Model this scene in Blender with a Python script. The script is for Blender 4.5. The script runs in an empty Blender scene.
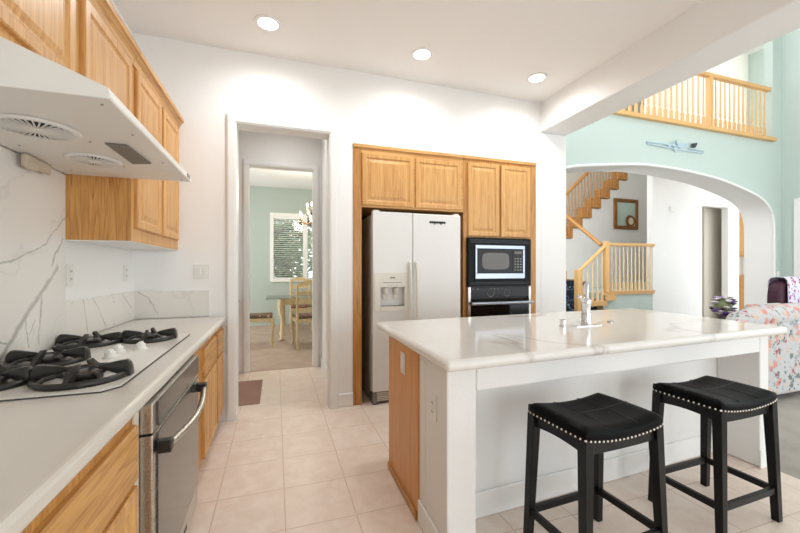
import bpy, bmesh, math, random
from mathutils import Vector, Matrix
random.seed(7)
S = bpy.context.scene
COL = S.collection

# ------------------------------------------------------------------ camera, world, lights, exposure
cd = bpy.data.cameras.new('camera'); cam = bpy.data.objects.new('camera', cd); COL.objects.link(cam)
cam.location = (0, 0, 1.28)
cam.rotation_euler = (math.radians(90), 0, -math.atan(124/370))
cd.sensor_width = 36; cd.lens = 36*370/800; cd.shift_y = 2.5/800; cd.clip_start = .05; cd.clip_end = 200
S.camera = cam
W = bpy.data.worlds.new('world'); S.world = W; W.use_nodes = True
bg = W.node_tree.nodes['Background']; bg.inputs[0].default_value = (.895, .95, 1.0, 1); bg.inputs[1].default_value = 1.6
S.view_settings.view_transform = 'Standard'; S.view_settings.look = 'None'
S.view_settings.gamma = 1; S.view_settings.use_curve_mapping = False
S.view_settings.exposure = 0.98

def area(name, loc, rot, sx, sy, power, col=(1, 1, 1)):
    l = bpy.data.lights.new(name, 'AREA'); l.shape = 'RECTANGLE'; l.size = sx; l.size_y = sy
    l.energy = power; l.color = col
    o = bpy.data.objects.new(name, l); COL.objects.link(o); o.location = loc
    o.rotation_euler = [math.radians(a) for a in rot]
    return o
# daylight of the tall great-room windows, plus added fill lamps without a known source
area('fill_behind_camera', (1.5, -2.7, 1.35), (90, 0, 0), 1.2, 2.0, 10, (.88, .95, 1))  # added fill lamp behind the camera, no door known there
area('daylight_great_room', (6.0, -3.3, 3.0), (90, 0, 0), 4.0, 4.5, 4, (.88, .95, 1))
area('daylight_side_window', (8.2, 0, 2.2), (0, 90, 0), 3.5, 4.5, 36, (.95, .97, 1))
area('fill_dining', (-2.45, 7.3, 1.6), (0, -90, 0), 1.6, 1.6, 14, (.95, .98, 1))  # added fill lamp at the unseen left opening, brightens the dining room
fo = area('fill_foyer', (4.2, 4.75, 2.6), (0, 0, 0), 1.0, 1.8, 18, (.97, .985, 1))  # added fill lamp hidden behind the column, brightens the stair wall
fo.rotation_euler = Vector((.62, .78, -.05)).to_track_quat('-Z', 'Y').to_euler()
area('fill_hall', (6.0, 4.85, 3.15), (0, 0, 0), 5.0, .7, 3, (.95, .98, 1))  # added downward fill panel above the hall, out of view

# ------------------------------------------------------------------ materials
def lin(c):
    return tuple(((v/255)/12.92 if v/255 <= .04045 else ((v/255+.055)/1.055)**2.4) for v in c)
def base(name):
    m = bpy.data.materials.new(name); m.use_nodes = True
    nt = m.node_tree; return m, nt, nt.nodes['Principled BSDF']
def N(nt, t, **k):
    n = nt.nodes.new(t)
    for a, b in k.items(): setattr(n, a, b)
    return n
def L(nt, a, b): nt.links.new(a, b)
def mixc(nt, fac, a, b):
    n = N(nt, 'ShaderNodeMix', data_type='RGBA')
    for idx, v in ((0, fac), (6, a), (7, b)):
        if hasattr(v, 'links') or hasattr(v, 'is_linked'): L(nt, v, n.inputs[idx])
        else: n.inputs[idx].default_value = v if idx == 0 else (*v, 1)
    return n.outputs[2]
def ramp(nt, src, stops):
    r = N(nt, 'ShaderNodeValToRGB')
    e = r.color_ramp.elements
    while len(e) < len(stops): e.new(.5)
    for q, (p, c) in zip(e, stops):
        q.position = p; q.color = (*c, 1) if hasattr(c, '__len__') else (c, c, c, 1)
    L(nt, src, r.inputs[0]); return r.outputs[0]
def coords(nt, scale=(1, 1, 1), loc=(0, 0, 0), rot=(0, 0, 0)):
    t = N(nt, 'ShaderNodeTexCoord'); mp = N(nt, 'ShaderNodeMapping')
    mp.inputs['Scale'].default_value = scale; mp.inputs['Location'].default_value = loc; mp.inputs['Rotation'].default_value = rot
    L(nt, t.outputs['Object'], mp.inputs[0]); return mp.outputs[0]
def noise(nt, vec, scale, detail=4, rough=.55, dist=0):
    n = N(nt, 'ShaderNodeTexNoise'); n.inputs['Scale'].default_value = scale; n.inputs['Detail'].default_value = detail
    n.inputs['Roughness'].default_value = rough; n.inputs['Distortion'].default_value = dist
    if vec is not None: L(nt, vec, n.inputs['Vector'])
    return n.outputs[0]
def bump(nt, p, h, strength, dist=.002):
    b = N(nt, 'ShaderNodeBump'); b.inputs['Strength'].default_value = strength; b.inputs['Distance'].default_value = dist
    L(nt, h, b.inputs['Height']); L(nt, b.outputs[0], p.inputs['Normal'])
def math_(nt, op, a, b=None, c=None):
    n = N(nt, 'ShaderNodeMath', operation=op)
    for i, v in enumerate((a, b, c)):
        if v is None: continue
        if isinstance(v, (int, float)): n.inputs[i].default_value = v
        else: L(nt, v, n.inputs[i])
    return n.outputs[0]

def plain(name, rgb, rough=.5, metal=0, tex=0, tscale=200, spec=.5, var=.03):
    m, nt, p = base(name); c = lin(rgb)
    v = coords(nt); nz = noise(nt, v, 6, 3)
    L(nt, mixc(nt, nz, tuple(x*(1-var) for x in c), tuple(min(1, x*(1+var)) for x in c)), p.inputs['Base Color'])
    p.inputs['Roughness'].default_value = rough; p.inputs['Metallic'].default_value = metal
    p.inputs['Specular IOR Level'].default_value = spec
    if tex: bump(nt, p, noise(nt, v, tscale, 2), tex)
    return m

def oak(name, axis='z', light=(228, 178, 112), dark=(186, 128, 66), bold=.5, rough=.38):
    m, nt, p = base(name)
    st = 1.1
    sc = {'x': (st, 16, 16), 'y': (16, st, 16), 'z': (16, 16, st)}[axis]
    v = coords(nt, sc)
    grain = noise(nt, v, 1.6, 6, .6, .6)
    sc2 = {'x': (4, 120, 120), 'y': (120, 4, 120), 'z': (120, 120, 4)}[axis]
    pores = noise(nt, coords(nt, sc2), 1.0, 3, .6)
    sc3 = {'x': (.22, 3.6, 3.6), 'y': (3.6, .22, 3.6), 'z': (3.6, 3.6, .22)}[axis]
    big = noise(nt, coords(nt, sc3), 1.5, 3, .55, .2)
    rings = math_(nt, 'FRACT', math_(nt, 'MULTIPLY', big, 20))
    rings = ramp(nt, rings, [(0, 0), (.55, .25), (.9, 1), (1, 0)])
    f = math_(nt, 'ADD', math_(nt, 'MULTIPLY', grain, .9), math_(nt, 'MULTIPLY', math_(nt, 'MULTIPLY', rings, pores), bold*.8))
    f = math_(nt, 'ADD', f, math_(nt, 'MULTIPLY', math_(nt, 'SUBTRACT', pores, .5), .9))
    oi = N(nt, 'ShaderNodeObjectInfo')
    f = math_(nt, 'ADD', f, math_(nt, 'MULTIPLY', oi.outputs['Random'], .12))
    col = ramp(nt, f, [(.25, lin(light)), (.62, tuple((a+b)/2 for a, b in zip(lin(light), lin(dark)))), (1.0, lin(dark))])
    L(nt, col, p.inputs['Base Color']); p.inputs['Roughness'].default_value = rough
    bump(nt, p, pores, .12, .001)
    return m

def vein_field(nt, v, scale, width, dist=1.6, seed=0):
    n = N(nt, 'ShaderNodeTexNoise'); n.noise_dimensions = '4D'
    n.inputs['W'].default_value = seed; n.inputs['Scale'].default_value = scale; n.inputs['Detail'].default_value = 5
    n.inputs['Roughness'].default_value = .5; n.inputs['Distortion'].default_value = dist
    L(nt, v, n.inputs['Vector'])
    d = math_(nt, 'ABSOLUTE', math_(nt, 'SUBTRACT', n.outputs[0], .5))
    return ramp(nt, d, [(0, 1), (width*.35, .55), (width, 0)])

def quartz(name, basec=(240, 236, 230), vein=(196, 186, 176), scale=.8, amt=.6, rough=.1, rot=(0, 0, .7)):
    m, nt, p = base(name)
    v = coords(nt, (1, .55, 1), (3, 1, 0), rot)
    f = vein_field(nt, v, scale, .022, 1.2, 3.3)
    mask = ramp(nt, noise(nt, coords(nt), 1.6, 2), [(.42, 0), (.62, 1)])
    f = math_(nt, 'MULTIPLY', math_(nt, 'MULTIPLY', f, mask), amt)
    cloud = noise(nt, coords(nt), 2.5, 4)
    b = mixc(nt, cloud, lin(basec), tuple(x*.96 for x in lin(basec)))
    L(nt, mixc(nt, f, b, lin(vein)), p.inputs['Base Color'])
    p.inputs['Roughness'].default_value = rough
    return m

def marble_wall(name, segs, basec=(236, 231, 224), vein=(168, 166, 158), axis='y'):
    """upright slab with its own long veins; segs: (y0,z0,y1,z1,width) along the slab"""
    m, nt, p = base(name)
    t = N(nt, 'ShaderNodeTexCoord'); sp = N(nt, 'ShaderNodeSeparateXYZ'); L(nt, t.outputs['Object'], sp.inputs[0])
    v = coords(nt)
    n1 = math_(nt, 'SUBTRACT', noise(nt, v, 5, 4, .6), .5)
    n2 = math_(nt, 'SUBTRACT', noise(nt, v, 16, 3, .6), .5)
    wob = math_(nt, 'ADD', math_(nt, 'MULTIPLY', n1, .06), math_(nt, 'MULTIPLY', n2, .03))
    wid = noise(nt, v, 9, 3)
    tot = None
    for (y0, z0, y1, z1, w) in segs:
        d = Vector((y1-y0, z1-z0)); ln = d.length; d /= ln
        a = math_(nt, 'SUBTRACT', sp.outputs[1 if axis == 'y' else 0], y0); b = math_(nt, 'SUBTRACT', sp.outputs[2], z0)
        along = math_(nt, 'ADD', math_(nt, 'MULTIPLY', a, d.x), math_(nt, 'MULTIPLY', b, d.y))
        across = math_(nt, 'ADD', math_(nt, 'MULTIPLY', a, -d.y), math_(nt, 'MULTIPLY', b, d.x))
        across = math_(nt, 'ABSOLUTE', math_(nt, 'ADD', across, wob))
        ww = math_(nt, 'MULTIPLY', math_(nt, 'ADD', wid, .15), w*2.2)
        f = math_(nt, 'SUBTRACT', 1, math_(nt, 'DIVIDE', across, ww))
        f = math_(nt, 'MAXIMUM', f, 0)
        gate = math_(nt, 'MULTIPLY', math_(nt, 'GREATER_THAN', along, 0), math_(nt, 'LESS_THAN', along, ln))
        f = math_(nt, 'MULTIPLY', math_(nt, 'POWER', f, .6), gate)
        tot = f if tot is None else math_(nt, 'MAXIMUM', tot, f)
    fine = math_(nt, 'MULTIPLY', vein_field(nt, v, 1.3, .012, 1.5, 8.1), .22)
    tot = math_(nt, 'MAXIMUM', math_(nt, 'MULTIPLY', tot, .95), fine)
    L(nt, mixc(nt, tot, lin(basec), lin(vein)), p.inputs['Base Color']); p.inputs['Roughness'].default_value = .18
    return m

def tile_floor(name):
    m, nt, p = base(name)
    br = N(nt, 'ShaderNodeTexBrick'); br.offset = 0; br.squash = 1
    br.inputs['Scale'].default_value = 1; br.inputs['Brick Width'].default_value = .3535; br.inputs['Row Height'].default_value = .36
    br.inputs['Mortar Size'].default_value = .0035; br.inputs['Mortar Smooth'].default_value = .25
    a = lin((247, 232, 219)); b = lin((243, 226, 212))
    br.inputs['Color1'].default_value = (*a, 1); br.inputs['Color2'].default_value = (*b, 1); br.inputs['Mortar'].default_value = (*lin((206, 186, 166)), 1)
    L(nt, coords(nt, (1, 1, 1), (-.045+.3535*40, -.10+.36*40, 0)), br.inputs['Vector'])
    v = coords(nt)
    mott = ramp(nt, noise(nt, v, 9, 6, .65, .5), [(.35, 0), (.7, 1)])
    c = mixc(nt, math_(nt, 'MULTIPLY', mott, .75), br.outputs[0], lin((230, 207, 187)))
    c = mixc(nt, math_(nt, 'MULTIPLY', ramp(nt, noise(nt, v, 35, 4), [(.55, 0), (.75, 1)]), .25), c, lin((240, 222, 200)))
    L(nt, c, p.inputs['Base Color']); p.inputs['Roughness'].default_value = .32
    bump(nt, p, math_(nt, 'SUBTRACT', 1, br.outputs['Fac']), .35, .002)
    return m

def carpet(name, a, b, stripes=0):
    m, nt, p = base(name); v = coords(nt)
    f = noise(nt, v, 160, 3, .7); g = noise(nt, v, 4, 3)
    f = math_(nt, 'ADD', math_(nt, 'MULTIPLY', f, .7), math_(nt, 'MULTIPLY', g, .4))
    if stripes:
        w = N(nt, 'ShaderNodeTexWave'); w.inputs['Scale'].default_value = stripes; w.inputs['Distortion'].default_value = 2
        L(nt, coords(nt, rot=(0, 0, .5)), w.inputs[0]); f = math_(nt, 'ADD', f, math_(nt, 'MULTIPLY', w.outputs[1], .15))
    L(nt, ramp(nt, f, [(.35, lin(a)), (.8, lin(b))]), p.inputs['Base Color'])
    p.inputs['Roughness'].default_value = .95; p.inputs['Specular IOR Level'].default_value = .1
    bump(nt, p, f, .6, .004); return m

def floral(name, basec, spots, scale=7, grey=None):
    m, nt, p = base(name); v = coords(nt)
    col = None
    cur = lin(basec)
    for i, (c, thr, sc) in enumerate(spots):
        vo = N(nt, 'ShaderNodeTexVoronoi'); vo.inputs['Scale'].default_value = sc
        vv = N(nt, 'ShaderNodeVectorMath', operation='ADD'); L(nt, v, vv.inputs[0]); vv.inputs[1].default_value = (i*3.7, i*1.9, i*2.3)
        wn = N(nt, 'ShaderNodeTexNoise'); wn.inputs['Scale'].default_value = sc*2.2; L(nt, v, wn.inputs['Vector'])
        vm = N(nt, 'ShaderNodeVectorMath', operation='MULTIPLY_ADD'); L(nt, wn.outputs[1], vm.inputs[0]); vm.inputs[1].default_value = (.9/sc,)*3; L(nt, vv.outputs[0], vm.inputs[2])
        L(nt, vm.outputs[0], vo.inputs['Vector'])
        f = ramp(nt, vo.outputs['Distance'], [(thr*.75, 1), (thr, 0)])
        mask = ramp(nt, noise(nt, vv.outputs[0], sc*.35, 1), [(.45, 0), (.52, 1)])
        cur = mixc(nt, math_(nt, 'MULTIPLY', f, mask), cur, lin(c))
    L(nt, cur, p.inputs['Base Color']); p.inputs['Roughness'].default_value = .9; p.inputs['Specular IOR Level'].default_value = .15
    bump(nt, p, noise(nt, v, 250, 2), .2, .002)
    return m

def steel(name, rgb=(196, 192, 186), rough=.28, axis='y'):
    m, nt, p = base(name)
    sc = {'x': (2, 300, 300), 'y': (300, 2, 300), 'z': (300, 300, 2)}[axis]
    n = noise(nt, coords(nt, sc), 1, 2)
    L(nt, mixc(nt, n, tuple(x*.9 for x in lin(rgb)), lin(rgb)), p.inputs['Base Color'])
    p.inputs['Metallic'].default_value = 1
    L(nt, ramp(nt, n, [(0, rough*.8), (1, rough*1.25)]), p.inputs['Roughness']); return m

def glow(name, rgb, s):
    m, nt, p = base(name); p.inputs['Emission Color'].default_value = (*lin(rgb), 1); p.inputs['Emission Strength'].default_value = s
    p.inputs['Base Color'].default_value = (*lin(rgb), 1); return m

def glass(name, tint=(.93, .97, .95), amt=.12):
    m, nt, p = base(name)
    out = nt.nodes['Material Output']; tr = N(nt, 'ShaderNodeBsdfTransparent'); tr.inputs[0].default_value = (*tint, 1)
    gl = N(nt, 'ShaderNodeBsdfGlossy'); gl.inputs['Roughness'].default_value = .03
    fr = N(nt, 'ShaderNodeLayerWeight'); fr.inputs[0].default_value = .35
    mx = N(nt, 'ShaderNodeMixShader'); L(nt, math_(nt, 'ADD', math_(nt, 'MULTIPLY', fr.outputs[0], .7), amt*.3), mx.inputs[0])
    L(nt, tr.outputs[0], mx.inputs[1]); L(nt, gl.outputs[0], mx.inputs[2]); L(nt, mx.outputs[0], out.inputs[0]); return m

M = {}
M['wall'] = plain('white_wall_paint', (246, 244, 241), .75, tex=.15, tscale=120, var=.01)
M['orange_peel'] = plain('textured_white_paint', (238, 236, 233), .7, tex=.5, tscale=90, var=.01)
M['ceiling'] = plain('ceiling_paint', (247, 244, 240), .85, tex=.2, tscale=80, var=.01)
M['mint'] = plain('mint_wall_paint', (196, 209, 201), .75, tex=.15, tscale=120, var=.01)
M['sage'] = plain('sage_wall_paint', (184, 195, 187), .75, tex=.15, tscale=120, var=.01)
M['cream'] = plain('cream_wall_paint', (240, 234, 222), .75, tex=.15, var=.01)
M['beige'] = plain('beige_wall_paint', (216, 206, 192), .75, tex=.15, var=.01)
M['trim'] = plain('white_trim_paint', (243, 242, 239), .4, var=.01)
M['tile'] = tile_floor('beige_floor_tile')
M['carpet'] = carpet('grey_carpet', (150, 145, 138), (196, 190, 182))
M['carpet_dining'] = carpet('taupe_carpet', (168, 146, 130), (204, 184, 168))
M['oak_v'] = oak('oak_vertical')
M['oak_h'] = oak('oak_horizontal_x', 'x')
M['oak_y'] = oak('oak_horizontal_y', 'y', (222, 170, 100), (170, 112, 52), .8)
M['oak_left'] = oak('oak_wall_cabinet', 'z', (228, 178, 112), (188, 128, 66))
M['oak_panel'] = oak('oak_end_panel', 'z', (228, 172, 100), (176, 112, 52), .9)
M['oak_frame'] = oak('oak_face_frame', 'z', (214, 158, 88), (160, 104, 46), .7)
M['oak_island'] = oak('oak_island_panel', 'z', (224, 162, 96), (192, 126, 68), .4)
M['oak_rail'] = plain('honey_oak_rail', (224, 176, 112), .4, var=.08)
M['oak_pale'] = plain('pale_oak_baluster', (236, 208, 164), .45, var=.06)
M['oak_stair'] = plain('amber_oak_stair', (196, 140, 76), .4, var=.1)
M['quartz'] = quartz('white_quartz_counter', amt=.9, vein=(186, 174, 164))
M['quartz_dimmed'] = quartz('white_quartz_darkened', (220, 213, 203), (198, 188, 176), .9, .35, .16)  # island quartz darkened so its colour carries the left counter's dimmer light
M['marble'] = marble_wall('veined_marble_slab', [(1.90, .90, 2.33, 1.30, .010), (2.165, .93, 2.20, 1.19, .005), (2.07, 1.07, 2.11, .93, .003), (2.10, .98, 2.145, 1.05, .003), (1.75, 1.27, 2.03, 1.32, .004), (2.01, 1.315, 2.23, 1.40, .004), (2.22, 1.395, 2.40, 1.545, .004), (2.27, 1.30, 2.38, 1.44, .005), (1.90, .99, 1.98, .96, .005), (2.59, 1.11, 2.64, .91, .004), (2.695, 1.11, 2.90, .91, .004), (2.98, 1.12, 3.04, 1.05, .003), (3.13, 1.13, 3.36, .97, .004)], vein=(182, 179, 172))
M['marble_x'] = marble_wall('veined_marble_splash', [(-1.03, 1.10, -.955, 1.05, .004), (-.96, 1.055, -.895, .92, .004)], axis='x', vein=(186, 182, 175))
M['white_metal'] = plain('white_enamel', (240, 236, 230), .35, var=.01)
M['fridge'] = plain('white_fridge_steel', (232, 230, 226), .35, tex=.08, tscale=300, var=.01)
M['fridge_trim'] = plain('ivory_plastic', (226, 221, 208), .4, var=.01)
M['plastic_white'] = plain('white_plastic', (238, 236, 230), .4, var=.01)
M['grey_plastic'] = plain('grey_plastic', (120, 116, 110), .5)
M['dark_gap'] = plain('dark_recess', (30, 22, 16), .8)
M['black'] = plain('black_plastic', (22, 23, 25), .35, var=.1)
M['black_trim'] = plain('black_trim_kit', (16, 21, 24), .35, spec=.12, var=.1)
M['black_glass'] = plain('black_glass', (10, 10, 11), .08, spec=.25)
M['mirror_glass'] = plain('grey_oven_glass', (84, 79, 74), .15, .3)
M['iron'] = plain('cast_iron', (36, 34, 32), .3, tex=.15, tscale=400, var=.12)
M['steel'] = steel('brushed_steel')
M['steel_z'] = steel('brushed_steel_upright', (205, 200, 194), .25, 'z')
M['steel_x'] = steel('brushed_steel_cross', (172, 178, 188), .3, 'x')
M['chrome'] = plain('chrome', (222, 222, 226), .08, 1)
M['nickel'] = plain('nail_nickel', (216, 214, 208), .2, 1)
M['leather'] = plain('black_leather', (8, 8, 9), .42, tex=.35, tscale=260, spec=.08, var=.2)
M['black_wood'] = plain('black_lacquered_wood', (13, 12, 13), .35, spec=.3, var=.2)
M['line'] = plain('dark_gasket', (70, 64, 58), .6)
M['screw'] = plain('screw_grey', (170, 164, 156), .4, .6)
M['tape'] = plain('yellowed_tape', (206, 190, 168), .3)
M['lamp'] = glow('lamp_diffuser', (255, 246, 232), 12)
M['bulb'] = glow('candle_bulb', (255, 236, 205), 6)
M['gold'] = plain('antique_brass', (150, 104, 56), .4, .7)
M['gilt'] = plain('gilded_frame', (150, 100, 52), .4, .4, tex=.6, tscale=60, var=.3)
M['mirror'] = plain('mirror_silver', (205, 222, 214), .03, 1)
M['pickled'] = oak('pickled_wood', 'z', (236, 214, 170), (204, 174, 122), .3)
M['glass'] = glass('table_glass', (.94, .985, .97), .4)
M['pane'] = glass('window_glass', (.96, .99, .98), .1)
M['blind'] = plain('white_blind', (244, 244, 242), .5)
M['leaf'] = plain('tree_leaf', (130, 142, 104), .7, var=.4)
M['bark'] = plain('tree_bark', (96, 78, 62), .9, var=.2)
M['seat_floral'] = floral('floral_seat', (120, 100, 88), [((170, 70, 70), .42, 22), ((60, 62, 66), .4, 18), ((210, 190, 160), .35, 26)])
M['sofa'] = floral('floral_sofa', (202, 201, 201), [((120, 132, 124), .36, 10), ((92, 96, 106), .24, 15), ((214, 156, 144), .42, 9), ((172, 100, 110), .26, 12), ((222, 190, 162), .34, 9), ((150, 158, 160), .3, 14)])
M['throw'] = floral('purple_throw', (226, 220, 234), [((140, 70, 140), .42, 16), ((96, 60, 130), .3, 22), ((180, 60, 120), .3, 12)])
M['plum'] = plain('plum_velvet', (70, 36, 52), .7, var=.15)
M['blue_carpet'] = floral('blue_stair_carpet', (40, 48, 66), [((150, 160, 176), .4, 16), ((92, 116, 150), .35, 24)])
M['rug'] = carpet('mauve_mat', (150, 118, 106), (186, 152, 138))
M['art'] = plain('pale_blue_metal', (186, 206, 220), .3, .3, var=.15)
M['art_dark'] = plain('dark_metal', (60, 66, 74), .4, .5)
M['flower_purple'] = plain('purple_petal', (128, 96, 168), .7, var=.25)
M['flower_white'] = plain('white_petal', (236, 226, 228), .7)
M['flower_dark'] = plain('dark_petal', (74, 52, 70), .7, var=.2)
M['vase'] = plain('dark_vase', (84, 60, 50), .3)
M['ink'] = plain('dark_ink', (52, 50, 50), .5)
M['paper'] = plain('pale_dial', (230, 220, 196), .6)

# ------------------------------------------------------------------ mesh builder
def wloc(o):
    v = Vector((0, 0, 0))
    while o: v += o.location; o = o.parent
    return v
class MB:
    def __init__(s): s.bm = bmesh.new()
    def face(s, pts):
        s.bm.faces.new([s.bm.verts.new(p) for p in pts])
    def box(s, x0, x1, y0, y1, z0, z1, Mx=None):
        vs = [s.bm.verts.new((x, y, z)) for x in (x0, x1) for y in (y0, y1) for z in (z0, z1)]
        if Mx is not None:
            for v in vs: v.co = Mx @ v.co
        for f in ((0, 1, 3, 2), (4, 6, 7, 5), (0, 4, 5, 1), (2, 3, 7, 6), (0, 2, 6, 4), (1, 5, 7, 3)):
            s.bm.faces.new([vs[i] for i in f])
        return s
    def loft(s, rings, cap=True, closed_ring=True, loop=False):
        R = [[s.bm.verts.new(p) for p in r] for r in rings]
        n = len(R[0]); m = len(R)
        for i in range(m if loop else m-1):
            a, b = R[i], R[(i+1) % m]
            for j in range(n if closed_ring else n-1):
                k = (j+1) % n; s.bm.faces.new((a[j], a[k], b[k], b[j]))
        if cap and not loop:
            s.bm.faces.new(list(reversed(R[0]))); s.bm.faces.new(R[-1])
        return s
    def tube(s, pts, r, seg=8, loop=False, flat=1.0):
        pts = [Vector(p) for p in pts]; n = len(pts); rings = []
        up = None
        for i, p in enumerate(pts):
            a = pts[i-1] if (i > 0 or loop) else p; b = pts[(i+1) % n] if (i < n-1 or loop) else p
            t = (b-a).normalized()
            if up is None: up = Vector((0, 0, 1)) if abs(t.z) < .9 else Vector((0, 1, 0))
            x = t.cross(up)
            if x.length < 1e-4: x = t.cross(Vector((1, 0, 0)))
            x.normalize(); y = x.cross(t).normalized(); up = y if abs(t.z) >= .9 else Vector((0, 0, 1))
            rr = r[i] if hasattr(r, '__len__') else r
            rings.append([p + x*math.cos(q)*rr + y*math.sin(q)*rr*flat for q in (2*math.pi*k/seg for k in range(seg))])
        return s.loft(rings, True, True, loop)
    def lathe(s, prof, c, seg=24, axis='z', loop=False):
        rings = []
        for r, h in prof:
            ring = []
            for k in range(seg):
                a = 2*math.pi*k/seg; u, v = r*math.cos(a), r*math.sin(a)
                d = {'z': (u, v, h), 'y': (u, h, v), 'x': (h, u, v)}[axis]
                ring.append((c[0]+d[0], c[1]+d[1], c[2]+d[2]))
            rings.append(ring)
        return s.loft(rings, not loop, True, loop)
    def prism(s, poly, axis, a0, a1):
        def P(u, v, a): return {'x': (a, u, v), 'y': (u, a, v), 'z': (u, v, a)}[axis]
        return s.loft([[P(u, v, a0) for u, v in poly], [P(u, v, a1) for u, v in poly]])
    def panel(s, o, u, n, w, h, t=.02, rail=.055, dip=.008, field=.03):
        """raised-panel slab: o lower corner on the back face, u along the width, n outward"""
        o, u, n = Vector(o), Vector(u).normalized(), Vector(n).normalized(); z = Vector((0, 0, 1))
        def ring(i, d): return [o+u*i+z*i+n*d, o+u*(w-i)+z*i+n*d, o+u*(w-i)+z*(h-i)+n*d, o+u*i+z*(h-i)+n*d]
        st = [(0, 0), (0, t-.005), (.005, t)]
        if rail: st += [(rail-.012, t), (rail-.005, t-.006), (rail, t-dip), (rail+.008, t-dip), (rail+field, t-.001)]
        return s.loft([ring(*q) for q in st])
    def sphere(s, c, r, seg=12, sc=(1, 1, 1)):
        bmesh.ops.create_uvsphere(s.bm, u_segments=seg, v_segments=max(6, seg//2), radius=r, matrix=Matrix.Translation(c) @ Matrix.Diagonal((*sc, 1)))
        return s
    def build(s, name, mat, parent=None, bevel=0, seg=2, smooth=False, pick=None, kind=None):
        bmesh.ops.recalc_face_normals(s.bm, faces=s.bm.faces)
        me = bpy.data.meshes.new(name)
        mats = mat if isinstance(mat, (list, tuple)) else [mat]
        if pick:
            s.bm.normal_update()
            for f in s.bm.faces: f.material_index = pick(f)
        off = wloc(parent) if parent else Vector((0, 0, 0))
        if parent: bmesh.ops.translate(s.bm, verts=s.bm.verts, vec=-off)
        s.bm.to_mesh(me); s.bm.free()
        for m in mats: me.materials.append(m if not isinstance(m, str) else M[m])
        o = bpy.data.objects.new(name, me); COL.objects.link(o)
        if parent: o.parent = parent
        if smooth:
            for p in me.polygons: p.use_smooth = True
            try: me.set_sharp_from_angle(angle=math.radians(smooth if smooth is not True else 40))
            except Exception: pass
        if bevel:
            b = o.modifiers.new('bevel', 'BEVEL'); b.width = bevel; b.segments = seg; b.limit_method = 'ANGLE'; b.angle_limit = math.radians(35)
            b.harden_normals = False
        if kind: o['kind'] = kind
        return o
def box(*a): return MB().box(*a)
def tag(o, label, cat, group=None):
    o['label'] = label; o['category'] = cat
    if group: o['group'] = group
    return o
def thing(name, loc, label, cat, group=None):
    o = bpy.data.objects.new(name, None); COL.objects.link(o); o.location = loc; o.empty_display_size = .1
    return tag(o, label, cat, group)
def struct(name, mb, mat, **k): return mb.build(name, mat, kind='structure', **k)
def dup(root, loc, label, rotz=None, parent=None):
    r = root.copy(); COL.objects.link(r); r.location = loc
    if rotz is not None: r.rotation_euler = (0, 0, rotz)
    if label: r['label'] = label
    for ch in list(root.children):
        c = ch.copy(); COL.objects.link(c); c.parent = r
        for g in list(ch.children):
            d = g.copy(); COL.objects.link(d); d.parent = c
    return r

# ------------------------------------------------------------------ the setting
XL, YB, ZC = -1.07, 3.43, 3.14
XS = 3.02                      # tile / carpet line
struct('floor_tile', box(-1.2, XS, -3.5, 4.95, -.1, 0), 'tile')
struct('floor_carpet', box(XS, 10.2, -3.5, 8.2, -.1, 0), 'carpet')
struct('floor_dining', box(-2.6, XS, 4.95, 9.0, -.1, .004), 'carpet_dining')
struct('ceiling_kitchen', box(-1.2, 2.81, -2.6, YB, ZC, ZC+.2), 'ceiling')
struct('ceiling_dining', box(-2.6, 3.0, YB+.15, 9.0, ZC, ZC+.2), 'ceiling')
struct('wall_left', box(XL-.15, XL, -2.6, YB+.15, 0, ZC), 'wall')
w = MB()
w.box(XL, -.325, YB, YB+.15, 0, ZC); w.box(-.325, .468, YB, YB+.15, 2.516, ZC)
w.box(.468, .682, YB, YB+.15, 0, ZC); w.box(.682, 2.745, YB, YB+.15, 2.457, ZC); w.box(2.745, 2.81, YB, YB+.15, 0, ZC)
struct('wall_back', w, 'wall')
w = box(.682, 2.745, YB+.70, YB+.75, 0, 2.6); w.box(.60, .68, YB+.15, YB+.75, 0, 2.6); w.box(2.747, 2.80, YB+.15, YB+.75, 0, 2.6)
struct('wall_alcove', w, 'wall')
struct('wall_rear_unseen', box(XL, .9, -2.75, -2.6, 0, ZC).box(2.1, 2.81, -2.75, -2.6, 0, ZC).box(.9, 2.1, -2.75, -2.6, 2.2, ZC), 'wall')  # unseen wall, added to hold back light from behind the camera
struct('wall_great_room_light_block', box(2.81, 8.42, -3.55, -3.4, 2.9, 6.1), 'wall')  # unseen upper wall, added to dim the light on the mint arch wall
struct('column_right', box(2.81, 3.17, YB, 3.96, 0, 2.815), 'wall', bevel=.012)
struct('beam_right', box(2.81, 3.17, -3.4, 3.96, 2.815, 3.6), 'wall', bevel=.012)
# doorway casings
def casing(n, x0, x1, z1, y, wd=.078, d=.022):
    c = MB()
    for a, b in ((x0-wd, x0), (x1, x1+wd)):
        c.box(a, b, y-d, y, 0, z1); c.box(a+.012, b-.012, y-d-.008, y-d, 0, z1+.012)
    c.box(x0-wd, x1+wd, y-d, y, z1, z1+wd); c.box(x0-wd+.012, x1+wd-.012, y-d-.008, y-d, z1+.012, z1+wd-.012)
    struct(n, c, 'trim', bevel=.004)
casing('trim_1', -.317, .462, 2.516, YB)
struct('trim_2', box(-.325, -.317, YB, YB+.15, 0, 2.516).box(.462, .468, YB, YB+.15, 0, 2.516), 'trim')
w = box(-.96, -.315, 4.95, 5.05, 0, ZC); w.box(-.315, .458, 4.95, 5.05, 2.565, ZC); w.box(.458, .64, 4.95, 5.05, 0, ZC)
struct('wall_passage', w, 'wall')
struct('wall_passage_right', box(.567, .60, YB+.15, 4.95, 0, ZC), 'wall')
struct('wall_passage_left', box(-.98, -.94, YB+.15, 4.95, 0, ZC), 'wall')
casing('trim_3', -.312, .455, 2.565, 4.95, .075)
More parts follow.
